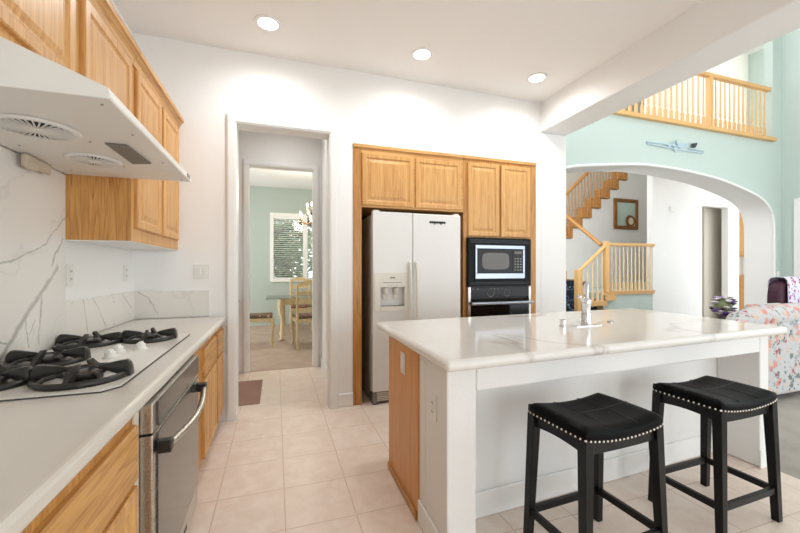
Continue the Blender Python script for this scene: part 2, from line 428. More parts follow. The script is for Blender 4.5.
b = box(.553, .567, YB+.15, 4.92, 0, .13); b.box(.54, .553, YB-.02, YB, 0, .13)
struct('baseboard_passage', b, 'trim', bevel=.004)
struct('baseboard_back', box(.538, .682, YB-.022, YB, 0, .125), 'trim', bevel=.006)

# dining room
w = box(-2.6, -.13, 8.9, 9.0, 0, ZC); w.box(-.13, 1.75, 8.9, 9.0, 0, .985); w.box(-.13, 1.75, 8.9, 9.0, 2.56, ZC); w.box(1.75, 3.0, 8.9, 9.0, 0, ZC)
w.box(-2.6, -2.5, 5.05, 6.4, 0, ZC); w.box(-2.6, -2.5, 8.2, 8.9, 0, ZC); w.box(-2.6, -2.5, 6.4, 8.2, 2.3, ZC); w.box(-2.5, -.98, 5.0, 5.05, 0, ZC)
w.box(.64, 3.0, 5.0, 5.05, 0, ZC); w.box(2.9, 3.0, 5.05, 8.9, 0, ZC)
struct('wall_dining', w, 'sage')
wf = box(-.13, -.05, 8.86, 8.93, .985, 2.56); wf.box(1.67, 1.75, 8.86, 8.93, .985, 2.56); wf.box(-.05, 1.67, 8.86, 8.93, 2.48, 2.56)
wf.box(-.05, 1.67, 8.86, 8.93, .985, 1.06); wf.box(.60, .70, 8.87, 8.95, 1.06, 2.48)
w1 = struct('window_1', wf, 'trim', bevel=.006)
box(-.05, 1.67, 8.955, 8.96, 1.06, 2.48).build('pane', 'pane', w1)
def blind(x0, x1, label):
    r = thing('window_blind', ((x0+x1)/2, 8.9, 1.06), label, 'blind', 'slatted blinds of the dining window')
    s = MB(); z = 1.09
    while z < 2.42:
        Mx = Matrix.Translation(((x0+x1)/2, 8.9, z)) @ Matrix.Rotation(math.radians(-12), 4, 'X')
        s.box(-(x1-x0)/2, (x1-x0)/2, -.024, .024, -.0015, .0015, Mx); z += .047
    s.build('slats', 'blind', r)
    box(x0, x1, 8.875, 8.925, 2.43, 2.479).build('head_rail', 'blind', r)
    box(x0, x1, 8.88, 8.92, 1.061, 1.078).build('bottom_rail', 'blind', r)
blind(-.045, .597, 'open white slatted blind on the left half of the dining window')
blind(.703, 1.665, 'open white slatted blind on the right half of the dining window')
struct('ground', box(-8, 12, 9.0, 20, -.3, -.12), 'leaf')
def tree(x, y, h, rad, label):
    r = thing('garden_tree', (x, y, -.12), label, 'tree', 'trees outside the dining window')
    MB().tube([(x, y, -.12), (x+.05, y, h*.5), (x, y, h*.8)], [.09, .07, .03]).build('trunk', 'bark', r, smooth=True)
    f = MB()
    for i in range(3000):
        d = Vector((random.gauss(0, 1), random.gauss(0, 1), random.gauss(0, 1))).normalized()*random.random()**.4
        c = Vector((x+d.x*rad, y+d.y*rad*.8, h*.62+d.z*h*.42))
        a = Vector((random.gauss(0, 1), random.gauss(0, 1), random.gauss(0, .6))).normalized(); b2 = a.orthogonal().normalized()
        q = random.uniform(.06, .12)
        f.face([c-a*q, c+b2*q*.5, c+a*q, c-b2*q*.5])
    f.build('foliage', 'leaf', r)
tree(.2, 11.2, 3.2, .95, 'left leafy green tree seen through the dining room blinds')
tree(2.6, 11.9, 3.4, 1.1, 'right leafy green tree seen through the dining room blinds')
tree(5.0, 12.4, 3.2, 1.1, 'leafy green tree farthest right beyond the dining room window')

# great room and foyer
YA, YA2 = 3.96, 4.39
ctrl = [(3.3, 2.2), (3.42, 2.46), (3.66, 2.63), (4.22, 2.715), (4.97, 2.79), (5.5, 2.795), (5.99, 2.775), (6.67, 2.71), (7.16, 2.62), (7.6, 2.51), (7.85, 2.40), (7.98, 2.27), (8.05, 2.1), (8.067, 1.9)]
def spline(pts, n=4):
    out = []
    for i in range(len(pts)-1):
        p0 = Vector(pts[max(0, i-1)]); p1 = Vector(pts[i]); p2 = Vector(pts[i+1]); p3 = Vector(pts[min(len(pts)-1, i+2)])
        for k in range(n):
            t = k/n
            out.append(tuple(.5*((2*p1)+(p2-p0)*t+(2*p0-5*p1+4*p2-p3)*t*t+(3*p1-p0-3*p2+p3)*t**3)))
    out.append(tuple(pts[-1])); return out
ac = spline(ctrl)
w = MB()
# the wall around the arch as a strip of slabs, plus piers
for y0, y1 in ((YA, YA2),):
    for (xa, za), (xb, zb) in zip(ac[:-1], ac[1:]):
        w.loft([[(xa, y0, za), (xa, y0, 3.44), (xa, y1, 3.44), (xa, y1, za)], [(xb, y0, zb), (xb, y0, 3.44), (xb, y1, 3.44), (xb, y1, zb)]])
    w.box(3.172, 3.3, y0, y1, 0, 3.44); w.box(8.067, 8.5, y0, y1, 0, 3.44)
    w.box(8.03, 8.5, y0, y0+.12, 3.44, 6.0)
wa = struct('wall_arch', w, ['mint', 'wall'], pick=lambda f: 0 if (f.normal.y < -.9 or f.calc_center_median().z > 3.445) else 1)
# rounded white edge of the arch
MB().tube([(8.067, YA+.004, 0)]+[(x, YA+.004, z) for x, z in reversed(ac)], .02, 8).build('arch_edge', 'trim', wa, smooth=True)
w = box(8.27, 8.42, -3.4, 2.3, 0, 6); w.box(8.27, 8.42, 3.78, YA, 0, 6); w.box(8.27, 8.42, 2.3, 3.78, 2.45, 6)
struct('wall_great_room', w, 'mint')
wf = box(8.24, 8.36, 3.70, 3.79, 0, 2.46); wf.box(8.24, 8.36, 2.29, 2.38, 0, 2.46); wf.box(8.24, 8.36, 2.38, 3.70, 2.37, 2.46); wf.box(8.24, 8.36, 2.38, 3.70, 0, .12); wf.box(8.26, 8.34, 3.0, 3.08, .12, 2.37)
w2 = struct('window_2', wf, 'trim', bevel=.005)
box(8.30, 8.31, 2.38, 3.70, .12, 2.37).build('pane', 'pane', w2)
struct('ceiling_great_room', box(3.0, 10.2, -3.4, 8.3, 6.0, 6.1), 'ceiling')
struct('floor_upper', box(3.2, 10.2, YA2, 5.29, 3.2, 3.44), 'cream')
w = box(7.0, 8.4, 5.3, 5.42, 0, 3.44); w.box(8.4, 9.21, 5.3, 5.42, 2.6, 3.44); w.box(9.21, 9.58, 5.3, 5.42, 0, 3.44)
struct('wall_hall', w, 'wall')
struct('wall_hall_recess', box(8.2, 8.95, 5.75, 5.85, 0, 2.9).box(8.95, 9.6, 5.60, 5.85, 0, 2.9), 'beige')
struct('wall_upper_hall', box(6.9, 9.89, 5.3, 5.4, 3.44, 6.0), 'cream')
struct('wall_hall_end', box(9.9, 10.0, YA2, 8.2, 3.3, 6), 'mint')
struct('wall_hall_end_lower', box(9.9, 10.0, YA2, 8.2, 0, 3.3), 'wall')
struct('wall_stairwell', box(4.0, 10.2, 8.0, 8.12, 0, 6), 'cream')
struct('floor_landing', box(5.74, 6.995, 5.3, 6.98, .01, .83).box(6.995, 8.15, 5.44, 6.98, .01, .83), 'mint')
struct('trim_4', box(5.70, 7.0, 5.26, 5.3, .80, .845), 'oak_rail', bevel=.006)
# wall under the upper flight: its top follows the steps
NS = 9; sx0, sz0, dx, dz = 6.05, 1.80, .285, .25
poly = [(sx0, .83)]
for k in range(NS):
    poly += [(sx0+dx*k, sz0+dz*k-.06), (sx0+dx*(k+1), sz0+dz*k-.06)]
poly += [(9.89, sz0+dz*(NS-1)-.06), (9.89, .83)]
struct('wall_under_stair', MB().prism(poly, 'y', 7.0, 7.1), 'wall')

# ------------------------------------------------------------------ left run: base cabinets, counter, cooktop
GL = 'oak base cabinets on the left wall'
def base_cab(y0, y1, label, doors, drawers, zdoor=(.12, .60), zdraw=(.62, .79), x=-.43):
    r = thing('base_cabinet', ((XL+x)/2, (y0+y1)/2, 0), label, 'cabinet', GL)
    box(XL+.004, x, y0+.001, y1-.001, .10, .835).build('carcass', 'oak_frame', r)
    box(XL+.004, x-.06, y0+.001, y1-.001, .002, .10).build('toe_kick', 'oak_frame', r)
    for a, b in doors:
        MB().panel((x, b, zdoor[0]), (0, -1, 0), (1, 0, 0), b-a, zdoor[1]-zdoor[0], .02, .05).build('door', 'oak_v', r)
    for a, b in drawers:
        MB().panel((x, b, zdraw[0]), (0, -1, 0), (1, 0, 0), b-a, zdraw[1]-zdraw[0], .02, 0).build('drawer', 'oak_y', r)
    return r
base_cab(.55, 1.414, 'oak base cabinet with drawer and door, left of the stainless oven', [(.60, .985), (.995, 1.368)], [(.60, 1.368)])
fs = box(-.4295, -.424, 1.373, 1.413, .10, .834).build('filler_strip', plain('worn_white_filler', (216, 204, 186), .6, var=.15), bpy.data.objects['base_cabinet'])
base_cab(-.35, .546, 'oak base cabinet nearest the viewer under the left counter', [(-.3, .09), (.1, .5)], [(-.3, .09), (.1, .5)])
base_cab(2.19, 3.02, 'oak base cabinet right beside the stainless oven, long drawer above doors', [(2.52, 2.75), (2.76, 2.98)], [(2.52, 2.98)])
base_cab(3.024, YB-.026, 'narrow oak base cabinet against the white doorway casing', [(3.06, 3.37)], [(3.06, 3.37)])
ct = box(XL+.002, -.395, -.5, YB-.032, .837, .885).build('countertop', 'quartz_dimmed', bevel=.02, seg=4)
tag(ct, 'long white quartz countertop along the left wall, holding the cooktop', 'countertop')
bs = box(XL+.0005, XL+.02, -.5, 2.405, .886, 1.775).build('backsplash', 'marble'); tag(bs, 'full-height white marble backsplash with grey veins behind the cooktop', 'backsplash')
bs = box(XL+.0005, XL+.02, 2.407, YB-.021, .886, 1.106).build('backsplash', 'marble', bevel=.003); tag(bs, 'low marble backsplash strip on the left wall under the tall oak cabinet', 'backsplash')
bs = box(XL+.0005, -.52, YB-.02, YB-.0005, .886, 1.106).build('backsplash', 'marble_x', bevel=.003); tag(bs, 'low marble backsplash strip on the back wall beside the light switches', 'backsplash')

# cooktop
ck = thing('cooktop', (-.75, 1.99, .885), 'white gas cooktop with five black cast iron grates set in the left counter', 'cooktop')
cp = [(-1.03, 1.42), (-.53, 1.42), (-.487, 1.47), (-.487, 2.50), (-.53, 2.55), (-1.03, 2.55)]
MB().prism(cp, 'z', .8855, .8885).build('gasket', 'line', ck)
ci = [(-1.028, 1.425), (-.532, 1.425), (-.492, 1.472), (-.492, 2.498), (-.532, 2.545), (-1.028, 2.545)]
MB().prism(ci, 'z', .886, .892).build('glass_surface', plain('cooktop_glass', (234, 228, 219), .12, var=.01), ck, bevel=.001)
def grate(cx, cy, r):
    g = MB(); z0 = .893
    ring = [(cx+math.cos(a)*r, cy+math.sin(a)*r*1.06, z0+.008) for a in (2*math.pi*k/36 for k in range(36))]
    g.tube(ring, .0095, 8, True, 1.3)
    inner = [(cx+math.cos(a)*r*.46, cy+math.sin(a)*r*.46, z0+.020) for a in (2*math.pi*k/28 for k in range(28))]
    g.tube(inner, .0065, 6, True)
    for sgn in (1, -1):     # broad raised horns on the wall side and the front side
        secs = []
        for t, wd, hb, ht in ((.34, .008, .030, .042), (.55, .013, .022, .048), (.80, .022, .010, .054), (1.0, .027, .0, .056), (1.08, .026, .0, .046), (1.11, .022, .0, .02)):
            x = cx+sgn*t*r; q = (ht-hb)
            secs.append([(x, cy+wd*c_, z0+hb+q*h_) for c_, h_ in ((-.8, 0), (.8, 0), (1, .35), (.85, .75), (.4, 1), (-.4, 1), (-.85, .75), (-1, .35))])
        g.loft(secs)
    for sgn in (1, -1):     # slim pointed fingers along the counter
        secs = []
        for t, wd, hb, ht in ((.20, .003, .050, .056), (.42, .009, .034, .058), (.7, .011, .014, .034), (1.0, .011, .0, .016)):
            y = cy+sgn*t*r
            secs.append([(cx-wd, y, z0+hb), (cx+wd, y, z0+hb), (cx+wd*.7, y, z0+ht), (cx-wd*.7, y, z0+ht)])
        g.loft(secs)
    for a in (45, 135, 225, 315):   # arches between ring and hub
        ca, sa = math.cos(math.radians(a)), math.sin(math.radians(a))
        g.tube([(cx+ca*r, cy+sa*r*1.04, z0+.008), (cx+ca*r*.8, cy+sa*r*.82, z0+.022), (cx+ca*r*.6, cy+sa*r*.6, z0+.026), (cx+ca*r*.45, cy+sa*r*.45, z0+.02)], .0075, 6)
    g.build('grate', 'iron', ck, smooth=45)
    MB().lathe([(0, .892), (r*.42, .892), (r*.42, .897), (r*.33, .900), (r*.33, .908), (r*.36, .910), (r*.36, .916), (r*.3, .919), (0, .919)], (cx, cy, 0), 28).build('burner', 'iron', ck, smooth=35)
for a in ((-.648, 1.605, .132), (-.905, 1.60, .105), (-.895, 1.925, .122), (-.91, 2.325, .124), (-.66, 2.375, .118)): grate(*a)
for x, y in ((-.69, 1.945), (-.70, 2.06), (-.625, 2.11)):
    k = MB().lathe([(0, .892), (.030, .892), (.030, .897), (.021, .900), (.020, .915), (.017, .918), (0, .918)], (x, y, 0), 24)
    k.box(x-.006, x+.006, y-.020, y+.020, .914, .926)
    k.build('knob', 'plastic_white', ck, smooth=35)

# under-counter oven
ov = thing('built_in_oven', (-.7, 1.79, 0), 'stainless built-in oven with dark glass door and bowed handle under the left counter', 'oven')
box(-1.0, -.432, 1.425, 2.155, .04, .83).build('body', 'steel', ov)
box(-.432, -.386, 1.42, 2.16, .735, .832).build('control_panel', 'steel', ov, bevel=.004)
box(-.387, -.380, 1.46, 2.15, .745, .828).build('display', 'mirror_glass', ov, bevel=.002)
dr = box(-.430, -.386, 1.42, 2.16, .07, .728).build('door', 'steel', ov, bevel=.004)
box(-.387, -.381, 1.46, 2.145, .17, .725).build('glass', 'mirror_glass', dr, bevel=.002)
hp = [(-.352-.03*0 + .0*0, 1.47, .690)]
pts = []
for i in range(13):
    t = i/12; y = 1.46+t*.66
    pts.append((-.352+.034*math.sin(math.pi*t), y, .675-.012*math.sin(math.pi*t)))
MB().tube(pts, .013, 10, flat=.8).build('handle', 'steel', ov, smooth=True)
for y in (1.46, 2.12): box(-.381, -.338, y-.018, y+.018, .655, .697).build('handle_bracket', 'black', ov, bevel=.004)
e = MB()
for k in range(5): e.box(-.386, -.3845, 1.83+k*.016, 1.842+k*.016, .10, .118)
e.build('emblem', 'ink', ov)

# range hood
hood = thing('range_hood', (-.76, 1.86, 1.765), 'white under-cabinet range hood with two round fan grilles above the cooktop', 'range hood')
MB().prism([(XL+.021, 1.778), (-.466, 1.780), (-.462, 1.786), (-.466, 1.812), (-.50, 1.827), (-.70, 1.91), (-.74, 1.925), (XL+.021, 1.925)], 'y', 1.302, 2.403).build('shell', 'white_metal', hood, bevel=.003)
def fan(cx, cy, r):
    f = MB().lathe([(r*.98, 1.7775), (r*1.18, 1.7775), (r*1.15, 1.772), (r*1.03, 1.769), (r*.98, 1.770), (r*.98, 1.7775)], (cx, cy, 0), 40)
    f.build('fan_bezel', 'white_metal', hood, smooth=50)
    g = MB().lathe([(0, 1.776), (r, 1.776), (r, 1.7745), (0, 1.7745)], (cx, cy, 0), 36).build('fan_opening', 'dark_gap', hood)
    v = MB()
    for k in range(36):
        Mx = Matrix.Translation((cx, cy, 1.770)) @ Matrix.Rotation(2*math.pi*k/36, 4, 'Z')
        v.box(.018, r, -.0022, .0022, -.002, .002, Mx)
    v.lathe([(0, 1.765), (.022, 1.765), (.022, 1.774), (0, 1.774)], (cx, cy, 0), 20)
    v.build('fan_grille', 'white_metal', hood)
fan(-.80, 1.645, .105); fan(-.785, 2.04, .088)
MB().prism([(-.64, 1.75), (-.565, 1.75), (-.555, 2.02), (-.64, 2.05)], 'z', 1.7725, 1.7785).build('light_lens', 'grey_plastic', hood, bevel=.002)
for x, y in ((-.50, 1.35), (-.505, 1.62), (-.505, 2.0), (-.50, 2.35), (-.69, 1.76), (-.70, 2.13), (-.98, 2.3), (-.98, 1.9)):
    MB().lathe([(0, 1.776), (.004, 1.776), (.004, 1.7795), (0, 1.7795)], (x, y, 0), 10).build('screw', 'screw', hood)
box(-.466, -.4605, 2.30, 2.36, 1.788, 1.806).build('switch_plate', 'grey_plastic', hood)
tp = box(-1.029, -1.008, 2.00, 2.09, 1.715, 1.7755); tp.box(-1.029, -1.012, 2.09, 2.20, 1.725, 1.7755)
tag(tp.build('junction_box', 'tape', bevel=.008), 'small yellowed junction box on the wall under the range hood', 'box')

# wall cabinets on the left
GW = 'oak wall cabinets beside and above the hood'
def upper(y0, y1, z0, z1, zd, doors, label, end=None):
    r = thing('wall_cabinet', (-.9, (y0+y1)/2, z0), label, 'cabinet', GW)
    box(XL+.002, -.775, y0+.001, y1-.001, z0, z1).build('carcass', 'oak_panel', r)
    if z0 < 1.78: box(XL+.002, -.762, y0+.001, y1-.001, z0-.004, z0-.0002).build('underside', 'trim', r)
    ff = box(-.775, -.757, y0+.001, y1-.001, z0, zd[0]+.012); ff.box(-.775, -.757, y0+.001, y1-.001, zd[1]-.012, z1)
    st = [y0+.001] + [v for a, b in zip(doors[:-1], doors[1:]) for v in (a[1]-.012, b[0]+.012)] + [y1-.001]
    ff.box(-.775, -.757, y0+.001, doors[0][0]+.012, zd[0]+.012, zd[1]-.012); ff.box(-.775, -.757, doors[-1][1]-.012, y1-.001, zd[0]+.012, zd[1]-.012)
    for a, b in zip(doors[:-1], doors[1:]): ff.box(-.775, -.757, a[1]-.012, b[0]+.012, zd[0]+.012, zd[1]-.012)
    ff.build('face_frame', 'oak_left', r, bevel=.002)
    for a, b in doors:
        MB().panel((-.757, b, zd[0]), (0, -1, 0), (1, 0, 0), b-a, zd[1]-zd[0], .02, .055, .009, .035).build('door', 'oak_left', r)
    cr = MB().prism([(-.757, z1-.03), (-.748, z1-.03), (-.742, z1), (-.725, z1+.025), (-.715, z1+.03), (-.712, z1+.055), (-.757, z1+.055)], 'y', y0+.001, y1-.001)
    cr.build('crown_moulding', 'oak_y', r)
upper(1.20, 2.405, 1.93, 2.44, (1.985, 2.40), [(1.26, 1.765), (1.84, 2.36)], 'oak wall cabinet with two doors directly above the white range hood')
upper(2.407, YB-.002, 1.435, 2.44, (1.51, 2.40), [(2.45, 2.91), (2.965, 3.38)], 'tall oak wall cabinet between the range hood and the back wall')

# switches and outlets
def plate(name, c, n, label, cat, gang=1, kind='outlet', col='plastic_white', group=None):
    """c centre on the surface, n outward axis"""
    c = Vector(c); n = Vector(n).normalized(); u = Vector((0, 0, 1)).cross(n)
    r = thing(name, c, label, cat, group)
    Mx = Matrix.Translation(c) @ Matrix((u, Vector((0, 0, 1)), n)).transposed().to_4x4()
    wd = .036 if gang == 1 else .059
    m = MB(); m.box(-wd, wd, -.059, .059, .0003, .006, Mx); m.build('cover_plate', col, r, bevel=.002)
    for k in range(gang):
        o = 0 if gang == 1 else (-.023+.046*k)
        if kind == 'outlet':
            for z in (-.021, .021):
                m = MB().box(o-.016, o+.016, z-.015, z+.015, .006, .0085, Mx); m.build('socket', 'plastic_white', r, bevel=.001)
                m = MB().box(o-.008, o-.005, z-.006, z+.006, .0085, .009, Mx); m.box(o+.005, o+.008, z-.006, z+.006, .0085, .009, Mx); m.build('slot', 'ink', r)
        else:
            m = MB().box(o-.016, o+.016, -.033, .033, .006, .010, Mx); m.build('rocker', 'plastic_white', r, bevel=.0015)
plate('light_switch', (-.582, YB, 1.263), (0, -1, 0), 'white double light switch on the back wall left of the doorway', 'switch', 2, 'rocker')
plate('wall_outlet', (XL, 2.49, 1.247), (1, 0, 0), 'white outlet on the left wall just under the corner of the oak end panel', 'outlet')
plate('wall_outlet', (XL, 3.28, 1.25), (1, 0, 0), 'white outlet on the left wall deep in the corner', 'outlet')

# ------------------------------------------------------------------ fridge alcove
frm = thing('fridge_cabinet', (1.24, YB+.3, 0), 'oak surround and two-door cabinet above the white refrigerator', 'cabinet')
FY = YB-.004
box(.684, .766, FY, YB+.60, .002, 2.455).build('end_panel', 'oak_frame', frm)
box(.766, 1.838, FY+.002, YB+.6, 1.868, 2.455).build('carcass', 'oak_h', frm)
for a, b in ((.768, 1.283), (1.308, 1.806)):
    MB().panel((a, FY, 1.885), (1, 0, 0), (0, -1, 0), b-a, .49, .02, .05, .008, .035).build('door', 'oak_v', frm)
box(.684, 1.838, FY-.014, FY, 2.425, 2.458).build('top_trim', 'oak_h', frm, bevel=.004)
box(.766, 1.838, YB+.62, YB+.64, .002, 1.868).build('back_panel', 'dark_gap', frm)
ovc = thing('oven_cabinet', (2.29, YB+.3, 0), 'tall oak cabinet housing the microwave and the wall oven', 'cabinet')
c = box(1.840, 1.876, FY, YB+.6, .002, 2.455); c.box(2.642, 2.743, FY, YB+.6, .002, 2.455); c.box(1.876, 2.642, FY, YB+.6, 1.612, 2.455)
c.box(1.876, 2.642, FY, YB+.6, .002, .34)
c.build('carcass', 'oak_frame', ovc)
for a, b in ((1.888, 2.255), (2.285, 2.655)):
    MB().panel((a, FY, 1.626), (1, 0, 0), (0, -1, 0), b-a, .765, .02, .05, .008, .035).build('door', 'oak_v', ovc)
box(1.840, 2.743, FY-.014, FY, 2.425, 2.458).build('top_trim', 'oak_h', ovc, bevel=.004)
MB().panel((1.89, FY, .12), (1, 0, 0), (0, -1, 0), .74, .21, .02, 0).build('drawer', 'oak_h', ovc)

# refrigerator
fr = thing('refrigerator', (1.32, 3.7, 0), 'white side-by-side refrigerator with ice and water dispenser', 'refrigerator')
FF = 3.365
box(.862, 1.776, 3.43, 4.03, .02, 1.80).build('body', plain('fridge_side', (196, 192, 184), .5, tex=.2, tscale=200), fr, bevel=.006)
fd = MB()
dx0, dx1, dzA, dzB = .930, 1.172, .915, 1.108      # niche
# freezer door with a hole for the dispenser
z0, z1, xa, xb = .125, 1.822, .862, 1.252
fd.box(xa, dx0, FF, 3.428, z0, z1); fd.box(dx1, xb, FF, 3.428, z0, z1); fd.box(dx0, dx1, FF, 3.428, z0, dzA); fd.box(dx0, dx1, FF, 3.428, dzB, z1); fd.box(dx0, dx1, FF+.052, 3.428, dzA, dzB)
bmesh.ops.remove_doubles(fd.bm, verts=fd.bm.verts, dist=1e-5)
frz = fd.build('freezer_door', 'fridge', fr)
box(1.258, 1.778, FF, 3.428, .125, 1.822).build('fridge_door', 'fridge', fr, bevel=.012, seg=3)
ds = box(.872, .930, FF-.010, FF, .885, 1.245); ds.box(1.172, 1.212, FF-.010, FF, .885, 1.245); ds.box(.930, 1.172, FF-.010, FF, 1.108, 1.245); ds.box(.930, 1.172, FF-.018, FF, .885, .925)
dsp = ds.build('dispenser_frame', 'fridge_trim', frz)
for x in (.99, 1.095):
    MB().lathe([(.012, 1.107), (.026, 1.10), (.030, 1.06), (.022, 1.045), (0, 1.045)], (x, FF+.028, 0), 16).build('nozzle', 'fridge_trim', frz, smooth=True)
    box(x-.024, x+.024, FF+.03, FF+.045, .99, 1.04).build('paddle', 'fridge_trim', frz, bevel=.004)
box(.932, 1.170, FF+.004, FF+.05, .9255, .931).build('drip_tray', 'grey_plastic', frz)
tx = MB()
for k in range(9): tx.box(.955+k*.021, .972+k*.021, FF-.0112, FF-.0098, 1.148, 1.154)
for k in range(4): tx.box(1.0+k*.028, 1.012+k*.028, FF-.0112, FF-.0098, 1.124, 1.129)
for k, (h) in enumerate((.012, .016, .012, .014)): tx.box(1.025+k*.013, 1.035+k*.013, FF-.0112, FF-.0098, 1.190, 1.190+h)
tx.build('dispenser_marks', 'grey_plastic', frz)
def hdl(x, nm, par):
    p = [(x, FF-.002, .42), (x, FF-.035, .46), (x, FF-.048, .6), (x, FF-.052, .9), (x, FF-.048, 1.18), (x, FF-.035, 1.30), (x, FF-.002, 1.345)]
    MB().tube([tuple(q) for q in spline(p, 4)], .014, 10).build('handle', 'fridge_trim', par, smooth=True)
hdl(1.222, 'l', frz); hdl(1.288, 'r', [o for o in fr.children if o.name.startswith('fridge_door')][0])
em = MB(); 
for k in range(7):
    x = 1.445+k*.025
    em.lathe([(0, FF-.0035), (.0125, FF-.0035), (.0125, FF-.0003), (0, FF-.0003)], (x, 0, 1.742), 12, 'y')
em.box(1.433, 1.607, FF-.0035, FF-.0003, 1.739, 1.746)
for x in (1.490, 1.558): em.box(x-.006, x+.006, FF-.0035, FF-.0003, 1.720, 1.742)
em.build('emblem', 'ink', fr)
gr = box(.885, 1.765, FF+.03, 3.428, .018, .115); gr.build('base_grille', 'grey_plastic', fr)
g = MB()
for k in range(5): g.box(.90, 1.75, FF+.018, FF+.03, .03+k*.017, .04+k*.017)
g.build('grille_slats', 'fridge_trim', fr)
box(.862, .90, FF+.005, 3.5, .0015, .12).build('foot', 'grey_plastic', fr, bevel=.006)
box(1.735, 1.774, FF+.005, 3.5, .0015, .12).build('foot', 'grey_plastic', fr, bevel=.006)
for x in (.90, 1.74): box(x-.03, x+.03, FF+.02, 3.5, 1.8225, 1.838).build('hinge_cover', 'fridge_trim', fr, bevel=.004)

# microwave with trim kit
mw = thing('microwave', (2.258, 3.6, 1.1), 'built-in stainless microwave with wide black trim kit above the wall oven', 'microwave')
MF = YB-.05
t = box(1.872, 1.945, MF, FY-.001, 1.10, 1.605); t.box(2.560, 2.643, MF, FY-.001, 1.10, 1.605); t.box(1.945, 2.560, MF, FY-.001, 1.535, 1.605); t.box(1.945, 2.560, MF, FY-.001, 1.10, 1.172)
t.build('trim_kit', 'black_trim', mw, bevel=.004)
v = MB()
for z in (1.553, 1.567, 1.581, 1.120, 1.136): v.box(1.90, 2.615, MF-.004, MF, z, z+.006)
v.build('vent_slots', 'black', mw)
box(1.946, 2.559, MF+.006, FY+.35, 1.173, 1.534).build('body', 'black', mw)
fr_ = box(1.950, 2.556, MF-.012, MF+.006, 1.178, 1.235); fr_.box(1.950, 2.556, MF-.012, MF+.006, 1.492, 1.530); fr_.box(1.950, 1.972, MF-.012, MF+.006, 1.235, 1.492); fr_.box(2.532, 2.556, MF-.012, MF+.006, 1.235, 1.492)
fr_.build('door_frame', 'steel_x', mw, bevel=.003)
box(1.973, 2.398, MF-.014, MF+.006, 1.236, 1.491).build('door_glass', 'black_glass', mw, bevel=.004)
rr = []
for i in range(28):
    a = 2*math.pi*i/28; ca, sa = math.cos(a), math.sin(a)
    rr.append((2.19+.165*math.copysign(abs(ca)**.45, ca), 1.363+.088*math.copysign(abs(sa)**.45, sa)))
MB().prism(rr, 'y', MF-.0155, MF-.014).build('viewing_window', 'mirror_glass', mw)
kp = box(2.400, 2.531, MF-.014, MF+.006, 1.236, 1.491); kpo = kp.build('control_panel', 'black_glass', mw, bevel=.003)
k = MB()
for i in range(3):
    for j in range(5): k.box(2.418+i*.034, 2.442+i*.034, MF-.0155, MF-.0138, 1.262+j*.03, 1.278+j*.03)
k.build('keys', 'grey_plastic', kpo)
box(2.42, 2.512, MF-.0155, MF-.0138, 1.44, 1.47).build('display', 'mirror_glass', kpo)

# wall oven
wo = thing('wall_oven', (2.258, 3.6, .35), 'black glass wall oven with stainless handle under the microwave', 'oven')
OF = YB-.045
box(1.880, 2.638, OF+.02, YB+.55, .345, 1.098).build('body', 'black', wo)
box(1.880, 2.638, OF, OF+.02, .98, 1.090).build('control_panel', 'black_glass', wo, bevel=.003)
box(1.872, 1.902, OF-.006, OF+.03, .35, 1.092).build('side_trim', 'steel_z', wo, bevel=.002)
box(2.614, 2.643, OF-.006, OF+.03, .35, 1.092).build('side_trim', 'steel_z', wo, bevel=.002)
od = box(1.903, 2.613, OF-.012, OF+.019, .36, .972).build('door', 'black_glass', wo, bevel=.003)
MB().tube([(1.885, OF-.055, .925), (2.63, OF-.055, .925)], .017, 12).build('handle', 'steel_x', wo, smooth=True)
for x in (1.925, 2.59): box(x-.014, x+.014, OF-.055, OF-.012, .912, .938).build('handle_post', 'steel_x', wo, bevel=.003)
kn = MB()
for x in (2.14, 2.34): MB().lathe([(.036, OF-.001), (.040, OF-.003), (.040, OF-.0005), (.036, OF-.0005)], (x, 0, 1.028), 24, 'y', True).build('dial', 'grey_plastic', wo)
for x in (1.925, 1.98, 2.14, 2.18, 2.22, 2.27): kn.box(x, x+.014, OF-.002, OF-.0004, 1.066, 1.076)
kn.build('control_marks', 'grey_plastic', wo)

# ------------------------------------------------------------------ island
FL = Vector((.652, 1.355)); E1 = Vector((2.493, .114)).normalized(); E2 = Vector((.016, 1.0)).normalized()
def I(s, t): p = FL+E1*s+E2*t; return (p.x, p.y)
def ib(mb, s0, s1, t0, t1, z0, z1):
    q = [I(s0, t0), I(s1, t0), I(s1, t1), I(s0, t1)]
    return mb.prism(q, 'z', z0, z1)
it = MB().prism([I(0, 0), I(2.495, 0), I(2.565, 1.195), I(0, 1.188)], 'z', .857, .906).build('island_countertop', 'quartz', bevel=.022, seg=5)
tag(it, 'white veined quartz countertop with rounded edge on the kitchen island', 'countertop')
isl = thing('kitchen_island', (1.9, 1.85, 0), 'kitchen island base with white half wall, knee recess and oak end panel', 'island')
w = MB()
ib(w, .03, 2.40, .31, .40, .002, .856)                   # recessed back panel
ib(w, .03, .175, .06, .31, .002, .856)                   # left pier
ib(w, 2.30, 2.40, .06, .31, .002, .856)                  # right pier
ib(w, .175, 2.30, .06, .31, .745, .856)                  # header
w.build('half_wall', 'orange_peel', isl, bevel=.008)
w = MB(); ib(w, .034, 2.40, .402, .92, .10, .855); w.build('cabinet_box', 'oak_island', isl)
w = MB(); ib(w, .022, .034, .385, .925, .002, .855); w.build('end_panel', 'oak_island', isl, bevel=.002)
w = MB(); ib(w, .012, .022, .40, .925, .002, .045); w.build('shoe_moulding', 'oak_frame', isl, bevel=.004)
w = MB(); ib(w, .09, 2.36, .42, .87, .002, .10); w.build('toe_kick', 'oak_frame', isl)
